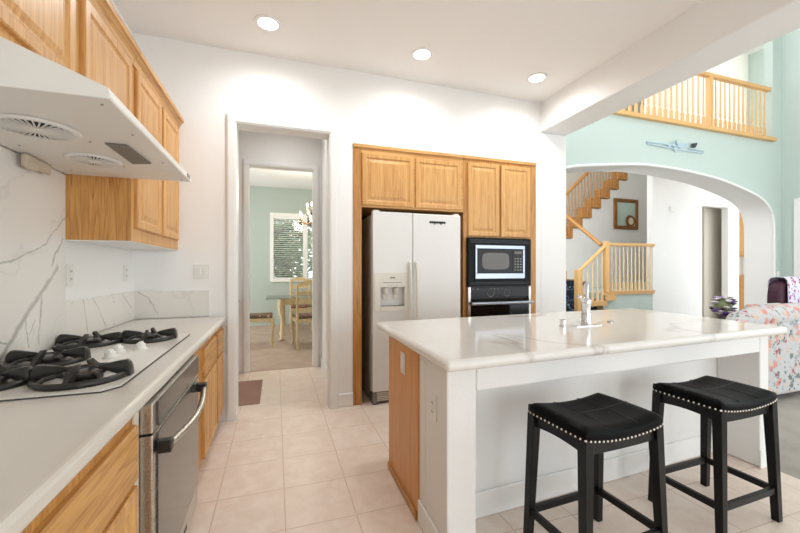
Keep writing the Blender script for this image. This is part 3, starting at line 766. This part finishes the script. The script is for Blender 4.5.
w = MB(); ib(w, .175, 2.30, .297, .31, .002, .135); ib(w, .018, .03, .06, .385, .002, .12); ib(w, .018, .188, .048, .06, .002, .12)
ib(w, 2.288, 2.412, .048, .06, .002, .12); ib(w, 2.40, 2.412, .06, .40, .002, .12)
w.build('baseboard', 'trim', isl, bevel=.005)
for s0, s1 in ((.42, .98), (1.0, 1.6), (1.62, 2.2)):
    p = I(s1, .92); q = I(s0, .92)
    MB().panel((p[0], p[1], .13), (Vector((*q, 0))-Vector((*p, 0))), (0, 1, 0), s1-s0, .69, .02, .055).build('door', 'oak_v', isl)
nl = Vector((-1, .0, 0))
p = I(.0215, .62); plate('wall_outlet', (p[0]-.0005, 1.976, .749), nl, 'beige outlet on the oak end panel of the island', 'outlet', 1, 'rocker', 'fridge_trim')
plate('wall_outlet', (I(.03, .2)[0]-.0005, 1.555, .650), nl, 'white outlet on the white end wall of the island', 'outlet')

# faucet, air gap
fx, fy, ft = 1.940, 1.925, .906
fa = thing('kitchen_faucet', (fx, fy, ft), 'chrome pull-out faucet with side lever on the island countertop', 'faucet')
MB().prism([(fx-.13*math.cos(a)*1.0*(1), fy+.03*math.sin(a)) for a in (2*math.pi*k/24 for k in range(24))], 'z', ft+.0003, ft+.006).build('deck_plate', 'chrome', fa)
MB().lathe([(.030, ft+.006), (.032, ft+.012), (.028, ft+.02), (.027, ft+.13), (.031, ft+.145), (.031, ft+.165), (.027, ft+.175), (.018, ft+.185), (0, ft+.187)], (fx, fy, 0), 24).build('body', 'chrome', fa, smooth=35)
MB().tube([(fx, fy, ft+.17), (fx+.004, fy+.006, ft+.22), (fx+.03, fy+.03, ft+.265), (fx+.075, fy+.08, ft+.275), (fx+.12, fy+.12, ft+.25)], [.017, .016, .016, .018, .021], 14).build('spout', 'chrome', fa, smooth=True)
lv = MB().tube([(fx-.02, fy, ft+.15), (fx-.055, fy-.005, ft+.185)], [.009, .007], 10); lv.sphere((fx-.062, fy-.006, ft+.193), .016)
lv.build('lever', 'chrome', fa, smooth=True)
ag = MB().lathe([(0, ft+.0004), (.024, ft+.0004), (.024, ft+.006), (.019, ft+.008), (.019, ft+.044), (.016, ft+.048), (0, ft+.048)], (1.765, 1.94, 0), 20).build('air_gap_cap', 'chrome', smooth=35)
tag(ag, 'small chrome air gap cap left of the faucet on the island', 'air gap')
bt = MB().lathe([(0, ft+.0004), (.02, ft+.0004), (.02, ft+.008), (.016, ft+.012), (0, ft+.012)], (2.22, 1.99, 0), 18).build('disposal_button', 'steel', smooth=35)
tag(bt, 'small flat metal button right of the faucet on the island', 'button')

# ------------------------------------------------------------------ bar stools
def stool(cx, cy, rot, label):
    r = thing('bar_stool', (0, 0, 0), label, 'stool', 'black saddle stools at the island')
    A, B = .222, .166
    def sad(u): return .022*(u*u) - .008       # dip along the long axis
    nu, nv = 20, 14
    top = MB(); bm = top.bm
    def topz(u, v):
        e = max(abs(u), abs(v)); rnd = max(0, (e-.86)/.14)
        return .648+sad(u)-.012*rnd*rnd + .004*(1-v*v)
    def xy(u, v):
        # rounded-corner rectangle
        k = 1-.03*(abs(u)**8)*(abs(v)**8)
        return u*A*k, v*B*k
    g = [[bm.verts.new((*xy(-1+2*i/nu, -1+2*j/nv), topz(-1+2*i/nu, -1+2*j/nv))) for j in range(nv+1)] for i in range(nu+1)]
    for i in range(nu):
        for j in range(nv): bm.faces.new((g[i][j], g[i+1][j], g[i+1][j+1], g[i][j+1]))
    loop = [g[i][0] for i in range(nu+1)] + [g[nu][j] for j in range(1, nv+1)] + [g[i][nv] for i in range(nu-1, -1, -1)] + [g[0][j] for j in range(nv-1, 0, -1)]
    prev = loop
    for (f, d) in ((1.015, .015), (1.02, .035), (1.0, .052)):
        ring = [bm.verts.new((v.co.x*f, v.co.y*f, .648+sad(v.co.x/A)-d)) for v in loop]
        for a in range(len(loop)):
            b = (a+1) % len(loop); bm.faces.new((prev[a], prev[b], ring[b], ring[a]))
        prev = ring
    bm.faces.new(prev)
    under = [(v.co.x, v.co.y, v.co.z) for v in prev]
    seat = top.build('seat', 'leather', r, smooth=60)
    s = MB()
    for u in (-.33, .33): s.tube([(u*A, v*B, topz(u, v)+.0006) for v in [-.95+.1*k for k in range(20)]], .0018, 5)
    for v in (0,): s.tube([(u*A, v*B, topz(u, v)+.0006) for u in [-.95+.1*k for k in range(20)]], .0018, 5)
    s.build('seam', 'black', seat)
    nh = MB()
    per = []
    for i in range(len(under)):
        a = Vector(under[i]); b = Vector(under[(i+1) % len(under)]); n = max(1, round((b-a).length/.0165))
        per += [a+(b-a)*k/n for k in range(n)]
    for p in per:
        d = Vector((p.x/A if abs(p.x) > A*.97 else 0, p.y/B if abs(p.y) > B*.97 else 0, 0))
        nh.sphere((p.x+d.x*.002, p.y+d.y*.002, p.z+.006), .0056, 7)
    nh.build('nailhead_trim', 'nickel', r, smooth=True)
    ap = MB()
    zt = .585
    def apron(x0, y0, x1, y1, th, curved):
        n = 10; rings = []
        d = Vector((x1-x0, y1-y0)).normalized(); nn = Vector((-d.y, d.x))*th
        for k in range(n+1):
            t = k/n; x = x0+(x1-x0)*t; y = y0+(y1-y0)*t
            zt_ = .648+sad(x/A)-.053; zb = zt_-.052+.012*math.sin(math.pi*t)
            rings.append([(x-nn.x, y-nn.y, zb), (x+nn.x, y+nn.y, zb), (x+nn.x, y+nn.y, zt_), (x-nn.x, y-nn.y, zt_)])
        ap.loft(rings)
    a_, b_ = A-.024, B-.024
    apron(-a_, -b_, a_, -b_, .011, 1); apron(a_, b_, -a_, b_, .011, 1); apron(a_, -b_, a_, b_, .011, 0); apron(-a_, b_, -a_, -b_, .011, 0)
    ap.build('apron', 'black_wood', r)
    def legpos(sx, sy, z):
        k = (.60-z)/.60
        return Vector((sx*(A-.022+.020*k), sy*(B-.022+.020*k), z))
    for sx in (-1, 1):
        for sy in (-1, 1):
            m = MB(); rings = []
            for z, hw in ((.0, .0165), (.3, .019), (.612, .0215)):
                c = legpos(sx, sy, z); rings.append([(c.x-hw, c.y-hw, z), (c.x+hw, c.y-hw, z), (c.x+hw, c.y+hw, z), (c.x-hw, c.y+hw, z)])
            m.loft(rings); m.build('leg', 'black_wood', r, bevel=.002)
    def stretcher(p, q):
        m = MB(); d = (q-p); dd = d.normalized(); nn = Vector((-dd.y, dd.x, 0))*.010
        m.loft([[p-nn+Vector((0, 0, -.016)), p+nn+Vector((0, 0, -.016)), p+nn+Vector((0, 0, .016)), p-nn+Vector((0, 0, .016))], [q-nn+Vector((0, 0, -.016)), q+nn+Vector((0, 0, -.016)), q+nn+Vector((0, 0, .016)), q-nn+Vector((0, 0, .016))]])
        m.build('stretcher', 'black_wood', r, bevel=.002)
    zs = .155
    stretcher(legpos(-1, -1, zs), legpos(1, -1, zs)); stretcher(legpos(-1, 1, zs), legpos(1, 1, zs))
    stretcher(legpos(-1, -1, zs), legpos(-1, 1, zs)); stretcher(legpos(1, -1, zs), legpos(1, 1, zs))
    r.location = (cx, cy, 0); r.rotation_euler = (0, 0, rot)
    return r
st1 = stool(1.345, 1.298, math.radians(2.5), 'black leather saddle stool nearer the left pier of the island')
dup(st1, (2.195, 1.335, 0), 'black leather saddle stool nearer the floral sofa and carpet', math.radians(1.5))

# ------------------------------------------------------------------ ceiling lights
def downlight(x, y, label, power=18):
    r = thing('recessed_light', (x, y, ZC), label, 'ceiling light', 'recessed kitchen ceiling lights')
    MB().lathe([(.068, ZC-.0005), (.098, ZC-.0005), (.096, ZC-.007), (.072, ZC-.009), (.068, ZC-.004)], (x, y, 0), 32).build('trim_ring', 'trim', r, smooth=40)
    MB().lathe([(0, ZC-.0012), (.070, ZC-.0012), (.070, ZC-.006), (0, ZC-.0065)], (x, y, 0), 32).build('diffuser', 'lamp', r)
    l = bpy.data.lights.new('downlight', 'SPOT'); l.energy = power; l.spot_size = math.radians(172); l.spot_blend = 1; l.color = (.92, .96, 1); l.shadow_soft_size = .06
    o = bpy.data.objects.new('downlight', l); COL.objects.link(o); o.parent = r; o.location = (0, 0, -.03)
downlight(-.057, 2.97, 'recessed ceiling light in front of the doorway')
downlight(1.198, 2.975, 'recessed ceiling light in front of the refrigerator')
downlight(2.404, 2.985, 'recessed ceiling light in front of the microwave, nearest the beam')
downlight(.1, 4.3, 'unseen recessed light added to brighten the passage beyond the doorway header', 9)  # invented fixture out of view, added to lift the passage brightness

# ------------------------------------------------------------------ butler's pantry, mat, dining set
bp = thing('base_cabinet', (-.68, 4.6, 0), 'oak pantry cabinet glimpsed inside the passage left of the inner doorway', 'cabinet')
box(-.938, -.44, 4.36, 4.945, .002, .86).build('carcass', 'oak_v', bp)
box(-.938, -.425, 4.345, 4.945, .86, .90).build('worktop', 'quartz_dimmed', bp, bevel=.006)
bp = thing('wall_cabinet', (-.75, 4.6, 1.6), 'oak wall cabinet inside the passage above the pantry counter', 'cabinet')
box(-.938, -.455, 4.45, 4.945, 2.02, 2.45).build('carcass', 'oak_v', bp)
mt = MB()
mt.box(-.40, -.145, 3.75, 4.54, .0015, .010)
tag(mt.build('door_mat', 'rug', bevel=.004), 'small mauve mat on the tile floor inside the passage', 'mat')

def dchair(label):
    r = thing('dining_chair', (0, 0, 0), label, 'chair', 'ladder-back dining chairs')
    P = 'pickled'
    # faces +y, back at -y
    MB().prism([(-.235, .22), (.235, .22), (.20, -.20), (-.20, -.20)], 'z', .41, .47).build('seat_rail', P, r, bevel=.006)
    s = MB().prism([(-.225, .21), (.225, .21), (.19, -.19), (-.19, -.19)], 'z', .471, .52); s.build('seat_cushion', 'seat_floral', r, bevel=.02, seg=3)
    for sx in (-1, 1):
        MB().tube([(sx*.205, .195, .43), (sx*.225, .215, .34), (sx*.215, .205, .18), (sx*.205, .20, .06), (sx*.215, .215, .0)], [.026, .030, .021, .017, .022], 8).build('leg', P, r, smooth=True)
        MB().tube([(sx*.19, -.27, .0), (sx*.19, -.215, .25), (sx*.19, -.19, .45), (sx*.195, -.21, .75), (sx*.20, -.26, 1.02)], [.018, .020, .022, .020, .017], 8).build('post', P, r, smooth=True)
    for z, y, dz_ in ((1.03, -.26, .04), (.88, -.235, .03), (.74, -.213, .03), (.60, -.20, .025)):
        rings = []
        for k in range(13):
            t = -1+2*k/12; w_ = .5+.5*math.cos(math.pi*t)
            zc = z+ (.035*w_ if z > 1 else .02*w_); hw = .025+.014*w_
            yy = y-.02*(1-t*t)
            rings.append([(t*.195, yy-.009, zc-hw), (t*.195, yy+.009, zc-hw), (t*.195, yy+.009, zc+hw), (t*.195, yy-.009, zc+hw)])
        MB().loft(rings).build('back_rail', P, r)
    return r
ch = dchair('cream ladder-back dining chair with its back to the kitchen'); ch.location = (.50, 6.35, .004); ch.rotation_euler = (0, 0, math.radians(4))
dup(ch, (-.265, 6.62, .004), 'cream dining chair at the left end of the glass table, floral seat showing', math.radians(-90))
dup(ch, (.50, 8.05, .004), 'cream ladder-back dining chair behind the table under the window', math.radians(182))
dt = thing('dining_table', (.95, 7.1, .004), 'glass-topped dining table on carved cream legs', 'table')
box(-.17, 2.0, 6.78, 7.70, .752, .766).build('glass_top', 'glass', dt, bevel=.003)
for x in (.10, 1.75):
    for y in (6.98, 7.50):
        MB().tube([(x, y, .752), (x, y, .70), (x-.01, y-.01, .6), (x+.025, y+.02, .35), (x+.01, y, .12), (x, y-.02, .03), (x, y-.03, .006)], [.05, .05, .065, .042, .032, .04, .045], 12).build('leg', 'pickled', dt, smooth=True)
box(.10, 1.75, 6.96, 7.0, .63, .70).build('apron', 'pickled', dt, bevel=.008)
box(.10, 1.75, 7.48, 7.52, .63, .70).build('apron', 'pickled', dt, bevel=.008)
# chandelier
cx, cy, cz = .66, 6.7, 2.02
cl = thing('chandelier', (cx, cy, ZC), 'brass chandelier with lit candle bulbs over the dining table', 'chandelier')
MB().lathe([(0, ZC-.001), (.06, ZC-.001), (.05, ZC-.03), (.012, ZC-.045), (0, ZC-.046)], (cx, cy, 0), 20).build('canopy', 'gold', cl, smooth=40)
MB().tube([(cx, cy, ZC-.04), (cx, cy, cz+.42)], .007, 6).build('chain', 'gold', cl)
MB().lathe([(0, cz), (.02, cz+.02), (.04, cz+.06), (.02, cz+.11), (.03, cz+.2), (.05, cz+.25), (.02, cz+.32), (.01, cz+.42), (0, cz+.425)], (cx, cy, 0), 16).build('column', 'gold', cl, smooth=40)
for lev, n, R_, zz in ((0, 8, .27, cz+.10), (1, 5, .14, cz+.26)):
    for k in range(n):
        a = 2*math.pi*(k+.3)/n; ca, sa = math.cos(a), math.sin(a)
        arm = MB().tube([(cx+ca*.02, cy+sa*.02, zz), (cx+ca*R_*.5, cy+sa*R_*.5, zz-.05), (cx+ca*R_, cy+sa*R_, zz-.01), (cx+ca*R_, cy+sa*R_, zz+.03)], [.008, .008, .008, .016], 6).build('arm', 'gold', cl, smooth=True)
        MB().lathe([(0, zz+.10), (.011, zz+.10), (.016, zz+.125), (.006, zz+.16), (0, zz+.165)], (cx+ca*R_, cy+sa*R_, 0), 10).build('bulb', 'bulb', arm, smooth=True)
        MB().lathe([(0, zz+.03), (.010, zz+.03), (.010, zz+.10), (0, zz+.10)], (cx+ca*R_, cy+sa*R_, 0), 8).build('candle', 'paper', arm)
        MB().sphere((cx+ca*R_, cy+sa*R_, zz-.04), .014, 8, (1, 1, 1.5)).build('crystal', 'flower_dark', arm, smooth=True)
lt = bpy.data.lights.new('chandelier_glow', 'POINT'); lt.energy = 25; lt.color = (1, .9, .75); lt.shadow_soft_size = .2
o = bpy.data.objects.new('chandelier_glow', lt); COL.objects.link(o); o.parent = cl; o.location = (0, 0, cz+.55-ZC)

# ------------------------------------------------------------------ upper railing, stairs
def baluster(x, y, z0, z1, par, mat='oak_pale', w=.016):
    m = MB(); h = z1-z0
    m.box(x-w, x+w, y-w, y+w, z0, z0+h*.22)
    m.lathe([(w, z0+h*.22), (w*.55, z0+h*.25), (w*.95, z0+h*.29), (w*.8, z0+h*.35), (w*.7, z0+h*.65), (w*.55, z1)], (x, y, 0), 8)
    m.build('baluster', mat, par)
ur = thing('balcony_railing', (6.3, 4.02, 3.44), 'oak balcony railing along the upper hall above the mint arch wall', 'railing')
box(4.2, 8.03, 3.90, 4.14, 3.441, 3.50).build('ledge', 'oak_rail', ur, bevel=.008)
box(6.51, 6.585, 3.985, 4.06, 3.50, 4.39).build('newel_post', 'oak_rail', ur, bevel=.006)
for x0, x1 in ((4.2, 6.51), (6.585, 8.028)):
    MB().prism([(3.985, 4.33), (4.055, 4.33), (4.06, 4.37), (4.04, 4.40), (4.0, 4.40), (3.98, 4.37)], 'x', x0, x1).build('handrail', 'oak_rail', ur, bevel=.004)
for k in range(17): baluster(4.5+k*.119, 4.02, 3.50, 4.33, ur, 'oak_rail')
for k in range(12): baluster(6.69+k*.112, 4.02, 3.50, 4.33, ur, 'oak_rail')

sc_ = thing('staircase', (5.1, 5.8, 0), 'lower oak staircase with blue patterned carpet rising behind the arch', 'staircase')
for k in range(10):
    z = .175*(k+1); y = 4.56+.27*k
    c = box(4.5, 5.68, y, y+.285, z-.175+.001, z).build('step', 'blue_carpet', sc_, bevel=.012)
    box(5.6805, 5.72, y, y+.285, max(.002, z-.40), z+.02).build('stringer', 'oak_stair', sc_)
def rail_along(par, a, b, r_=.032, mat='oak_rail'):
    MB().tube([a, b], r_, 10).build('handrail', mat, par, smooth=True)
lr = thing('stair_railing', (5.6, 5.3, .83), 'pale oak railing around the stair landing with turned white balusters', 'railing')
box(5.09, 5.18, 5.235, 5.325, .527, 1.27).build('newel_post', 'oak_rail', lr, bevel=.008)
box(5.75, 5.835, 5.235, 5.32, .845, 1.79).build('newel_post', 'oak_rail', lr, bevel=.008)
rail_along(lr, (5.135, 5.28, 1.22), (5.80, 5.28, 1.73)); rail_along(lr, (5.80, 5.28, 1.735), (6.995, 5.28, 1.745))
rail_along(lr, (5.76, 5.36, 1.73), (5.76, 6.25, 2.40), .034, 'oak_stair')
for k in range(5): baluster(5.24+k*.115, 5.28, .70, 1.28+k*.088, lr)
for k in range(11): baluster(5.93+k*.098, 5.28, .845, 1.72, lr)
box(5.15, 5.78, 5.24, 5.32, .60, .70).build('shoe_rail', 'oak_rail', lr, bevel=.006)
box(5.73, 5.95, 5.20, 5.258, .70, .80).build('tread_end', 'oak_rail', lr, bevel=.006)
box(5.855, 7.0, 5.245, 5.315, .846, .87).build('shoe_rail', 'oak_rail', lr, bevel=.004)

us = thing('upper_staircase', (7.4, 7.5, 1.84), 'upper oak flight with open balustrade climbing above the framed mirror', 'staircase')
for k in range(NS):
    x = sx0+dx*k; z = sz0+dz*k
    box(x-.03, x+dx, 6.95, 7.42, z-.045, z).build('tread', 'oak_stair', us, bevel=.008)
    box(x-.014, x+.03, 6.985, 7.42, z-dz+.001, z-.0455).build('riser', 'oak_stair', us)
box(4.5, 6.02, 7.29, 8.0, 1.60, 1.80).build('landing_platform', 'oak_stair', us)
box(5.95, 6.03, 7.0, 7.08, 1.77, 2.95).build('newel_post', 'oak_stair', us, bevel=.006)
MB().tube([(6.05, 7.04, 2.88), (6.40, 7.02, 2.97), (6.70, 7.02, 3.24), (8.3, 7.02, 3.24+1.6*dz/dx)], .04, 10).build('handrail', 'oak_stair', us, smooth=True)
for k in range(NS-1):
    for q in (.12, .45, .78):
        x = sx0+dx*(k+q)
        zt = 2.88+(x-6.08)*.3 if x < 6.43 else 2.99+(x-6.43)*.9
        baluster(x, 7.02, sz0+dz*k+.001, zt, us, 'oak_stair', .016)

# mirror with clock face below, sensor, wall art, thermostat
mr = thing('wall_mirror', (8.3, 6.99, 2.65), 'gilt framed mirror hanging on the stair wall, mint reflection painted in', 'mirror')
f = box(7.90, 7.99, 6.95, 6.997, 2.27, 3.03); f.box(8.60, 8.69, 6.95, 6.997, 2.27, 3.03); f.box(7.99, 8.60, 6.95, 6.997, 2.27, 2.36); f.box(7.99, 8.60, 6.95, 6.997, 2.94, 3.03)
f.build('frame', 'gilt', mr, bevel=.015)
box(7.99, 8.60, 6.975, 6.99, 2.36, 2.94).build('glass', plain('mint_reflection_paint', (196, 216, 204), .15, .2), mr)  # mint colour stands in for what the mirror would reflect
ckk = thing('round_clock', (8.44, 6.93, 2.46), 'small round brass clock at the lower right of the framed mirror', 'clock')
MB().lathe([(.09, 6.935), (.14, 6.935), (.145, 6.95), (.14, 6.966), (.09, 6.966)], (8.42, 0, 2.48), 28, 'y', True).build('bezel', 'gold', ckk, smooth=40)
MB().lathe([(0, 6.942), (.095, 6.942), (.095, 6.96), (0, 6.96)], (8.42, 0, 2.48), 28, 'y').build('dial', 'paper', ckk)
box(8.35, 8.49, 6.935, 6.966, 2.335, 2.361).build('base', 'gold', ckk, bevel=.006)
sn = box(7.45, 7.60, 5.262, 5.2995, 2.42, 2.53).build('door_chime', 'plastic_white', bevel=.01); tag(sn, 'white door chime box high on the hall wall under the arch', 'door chime')
th = box(8.80, 8.88, 5.712, 5.7495, 1.68, 1.86).build('thermostat', 'plastic_white', bevel=.01); tag(th, 'small white thermostat on the beige wall inside the hall doorway', 'thermostat')
oc = thing('hall_cabinet', (9.75, 5.35, 0), 'tall oak cabinet at the far end of the hall beside the arch', 'cabinet')
box(9.585, 9.895, 5.31, 5.42, .002, 1.15).build('base_unit', 'oak_stair', oc)
MB().panel((9.60, 5.31, .06), (1, 0, 0), (0, -1, 0), .28, .80, .02, .05).build('door', 'oak_stair', oc)
box(9.59, 9.89, 5.285, 5.31, .90, 1.12).build('drawer', 'oak_stair', oc, bevel=.004)
box(9.585, 9.895, 5.41, 5.42, 1.15, 1.55).build('back_panel', 'beige', oc)
MB().panel((9.60, 5.33, 1.58), (1, 0, 0), (0, -1, 0), .28, .93, .02, .05).build('door', 'oak_v', oc)
box(9.585, 9.895, 5.33, 5.42, 1.55, 2.56).build('upper_unit', 'oak_v', oc)

# metal wall sculpture
wa_ = thing('wall_sculpture', (5.7, 3.95, 3.1), 'pale blue metal branch sculpture with leaves and bird on the mint wall', 'wall art')
MB().tube([(5.10, 3.945, 3.125), (5.4, 3.94, 3.13), (5.75, 3.935, 3.115), (5.78, 3.94, 3.10)], .009, 6).build('branch', 'art', wa_, smooth=True)
MB().tube([(5.10, 3.945, 3.10), (5.45, 3.94, 3.085), (5.9, 3.94, 3.075), (6.28, 3.945, 3.075), (6.29, 3.945, 3.11), (5.95, 3.94, 3.12)], .009, 6).build('branch', 'art', wa_, smooth=True)
MB().tube([(5.10, 3.945, 3.125), (5.085, 3.945, 3.112), (5.10, 3.945, 3.10)], .009, 6).build('branch', 'art', wa_, smooth=True)
for x, z, a, s_ in ((5.55, 3.12, .6, .05), (5.62, 3.15, 1.2, .05), (5.72, 3.17, 2.0, .06), (5.80, 3.14, .3, .06), (5.66, 3.07, -1.2, .05), (5.9, 3.16, .9, .05)):
    m = MB(); Mx = Matrix.Translation((x, 3.932, z)) @ Matrix.Rotation(-a, 4, 'Y')
    m.loft([[Mx @ Vector((t*s_, q*.003, hw*s_)) for q, hw in ((-1, 0), (0, w_), (1, 0), (0, -w_))] for t, w_ in ((-1, .05), (-.4, .4), (.2, .45), (.7, .25), (1, .04))])
    m.build('leaf', 'art', wa_)
bd = MB().sphere((6.05, 3.93, 3.165), .035, 12, (1.5, .5, 1)); bd.sphere((6.10, 3.93, 3.195), .02, 10, (1, .6, 1)); bd.build('bird', 'art_dark', wa_, smooth=True)
plate('light_switch', (8.17, YA, 1.18), (0, -1, 0), 'white light switch on the mint wall right of the arch', 'switch', 1, 'rocker')

# ------------------------------------------------------------------ sofa, armchair, throw, flowers
so = thing('sofa', (5.1, 2.6, 0), 'floral upholstered sofa standing with its back to the island', 'sofa')
SX = .28
box(3.80+SX, 6.0+SX, 2.20, 2.48, .06, .78).build('back', 'sofa', so, bevel=.05, seg=4)
MB().tube([(3.80+SX, 2.32, .72), (3.9+SX, 2.32, .775), (4.2+SX, 2.32, .80), (4.7+SX, 2.32, .81), (5.4+SX, 2.32, .81), (5.98+SX, 2.32, .80)], [.07, .10, .12, .12, .12, .11], 14).build('back_roll', 'sofa', so, smooth=True)
box(3.95+SX, 5.85+SX, 2.48, 3.0, .08, .42).build('seat_base', 'sofa', so, bevel=.03)
for x0, x1 in ((4.0, 4.60), (4.61, 5.22), (5.23, 5.82)): box(x0+SX, x1+SX, 2.49, 3.02, .425, .57).build('seat_cushion', 'sofa', so, bevel=.05, seg=3)
for x0, x1 in ((3.78, 3.98), (5.83, 6.03)): box(x0+SX, x1+SX, 2.25, 3.02, .06, .62).build('arm', 'sofa', so, bevel=.07, seg=4)
MB().box(4.52+SX, 5.1+SX, 2.52, 2.64, .58, .90).build('back_cushion', 'sofa', so, bevel=.05, seg=3)
AX = .42
ac_ = thing('armchair', (6.75, 3.15, 0), 'plum velvet armchair standing behind the floral sofa', 'armchair')
prof = [(math.cos(a)*.42, math.sin(a)) for a in (math.pi*k/16 for k in range(17))]
bk = [(6.75-.42, .40)]+[(6.75-.42*math.copysign(abs(math.cos(a))**.5, math.cos(a)), .80+.33*abs(math.sin(a))**.6) for a in (math.pi*k/16 for k in range(17))]+[(6.75+.42, .40)]
MB().prism(bk, 'y', 3.05, 3.20).build('back', 'plum', ac_, bevel=.04, seg=3)
box(6.33, 7.17, 3.05, 3.75, .14, .44).build('seat', 'plum', ac_, bevel=.04, seg=3)
for x in (6.33, 7.05): box(x, x+.12, 3.18, 3.75, .44, .64).build('arm', 'plum', ac_, bevel=.03, seg=3)
for x in (6.40, 7.10):
    for y in (3.12, 3.68): MB().lathe([(.03, .142), (.02, .002)], (x, y, 0), 10).build('leg', 'black_wood', ac_)
tw = MB()
rows = []
for (y, z) in ((3.02, .62), (3.015, .8), (3.015, 1.0), (3.018, 1.125), (3.05, 1.165), (3.125, 1.175), (3.20, 1.165), (3.232, 1.12), (3.235, .9)):
    rows.append([(6.44+.66*k/14, y-.008*math.sin(k*1.3+z*3), z+(0 if 3.05 < y < 3.2 else .01*math.sin(k*.9))) for k in range(15)])
tw.loft(rows, cap=False, closed_ring=False)
to = tw.build('throw_blanket', 'throw', smooth=True); so_m = to.modifiers.new('thickness', 'SOLIDIFY'); so_m.thickness = .008
tag(to, 'purple and white patterned throw draped over the plum armchair', 'throw')
stb = thing('side_table', (4.92, 3.42, 0), 'small dark side table carrying the bouquet behind the sofa', 'table')
MB().lathe([(0, .53), (.22, .53), (.22, .555), (0, .555)], (4.98, 3.42, 0), 24).build('tabletop', 'vase', stb, bevel=.004)
MB().lathe([(.03, .53), (.025, .06), (.15, .02), (.15, .002), (0, .002)], (4.98, 3.42, 0), 16).build('pedestal', 'vase', stb, smooth=40)
cxf, cyf = 5.72, 3.35
stb.location = (cxf, cyf, 0)
fl = thing('flower_bouquet', (cxf, cyf, .556), 'bouquet of purple and white flowers behind the island', 'bouquet')
MB().lathe([(0, .557), (.05, .557), (.07, .60), (.05, .66), (.055, .67), (0, .67)], (cxf, cyf, 0), 16).build('vase', 'vase', fl, smooth=40)
for k in range(60):
    d = Vector((random.gauss(0, 1), random.gauss(0, 1), random.gauss(0, 1))).normalized()
    c = Vector((cxf, cyf, .785))+Vector((d.x*.13, d.y*.13, d.z*.13))
    m = MB(); m.sphere(c, .022, 7, (1, 1, .7))
    for q in range(5):
        a = 2*math.pi*q/5; m.sphere(c+Vector((math.cos(a)*.022, math.sin(a)*.022, .004)), .014, 6, (1, 1, .5))
    m.build('flower', random.choice(['flower_purple', 'flower_white', 'flower_dark', 'flower_purple', 'flower_white']), fl, smooth=True)
MB().sphere((cxf, cyf, .775), .10, 14).build('greenery', 'leaf', fl, smooth=True)
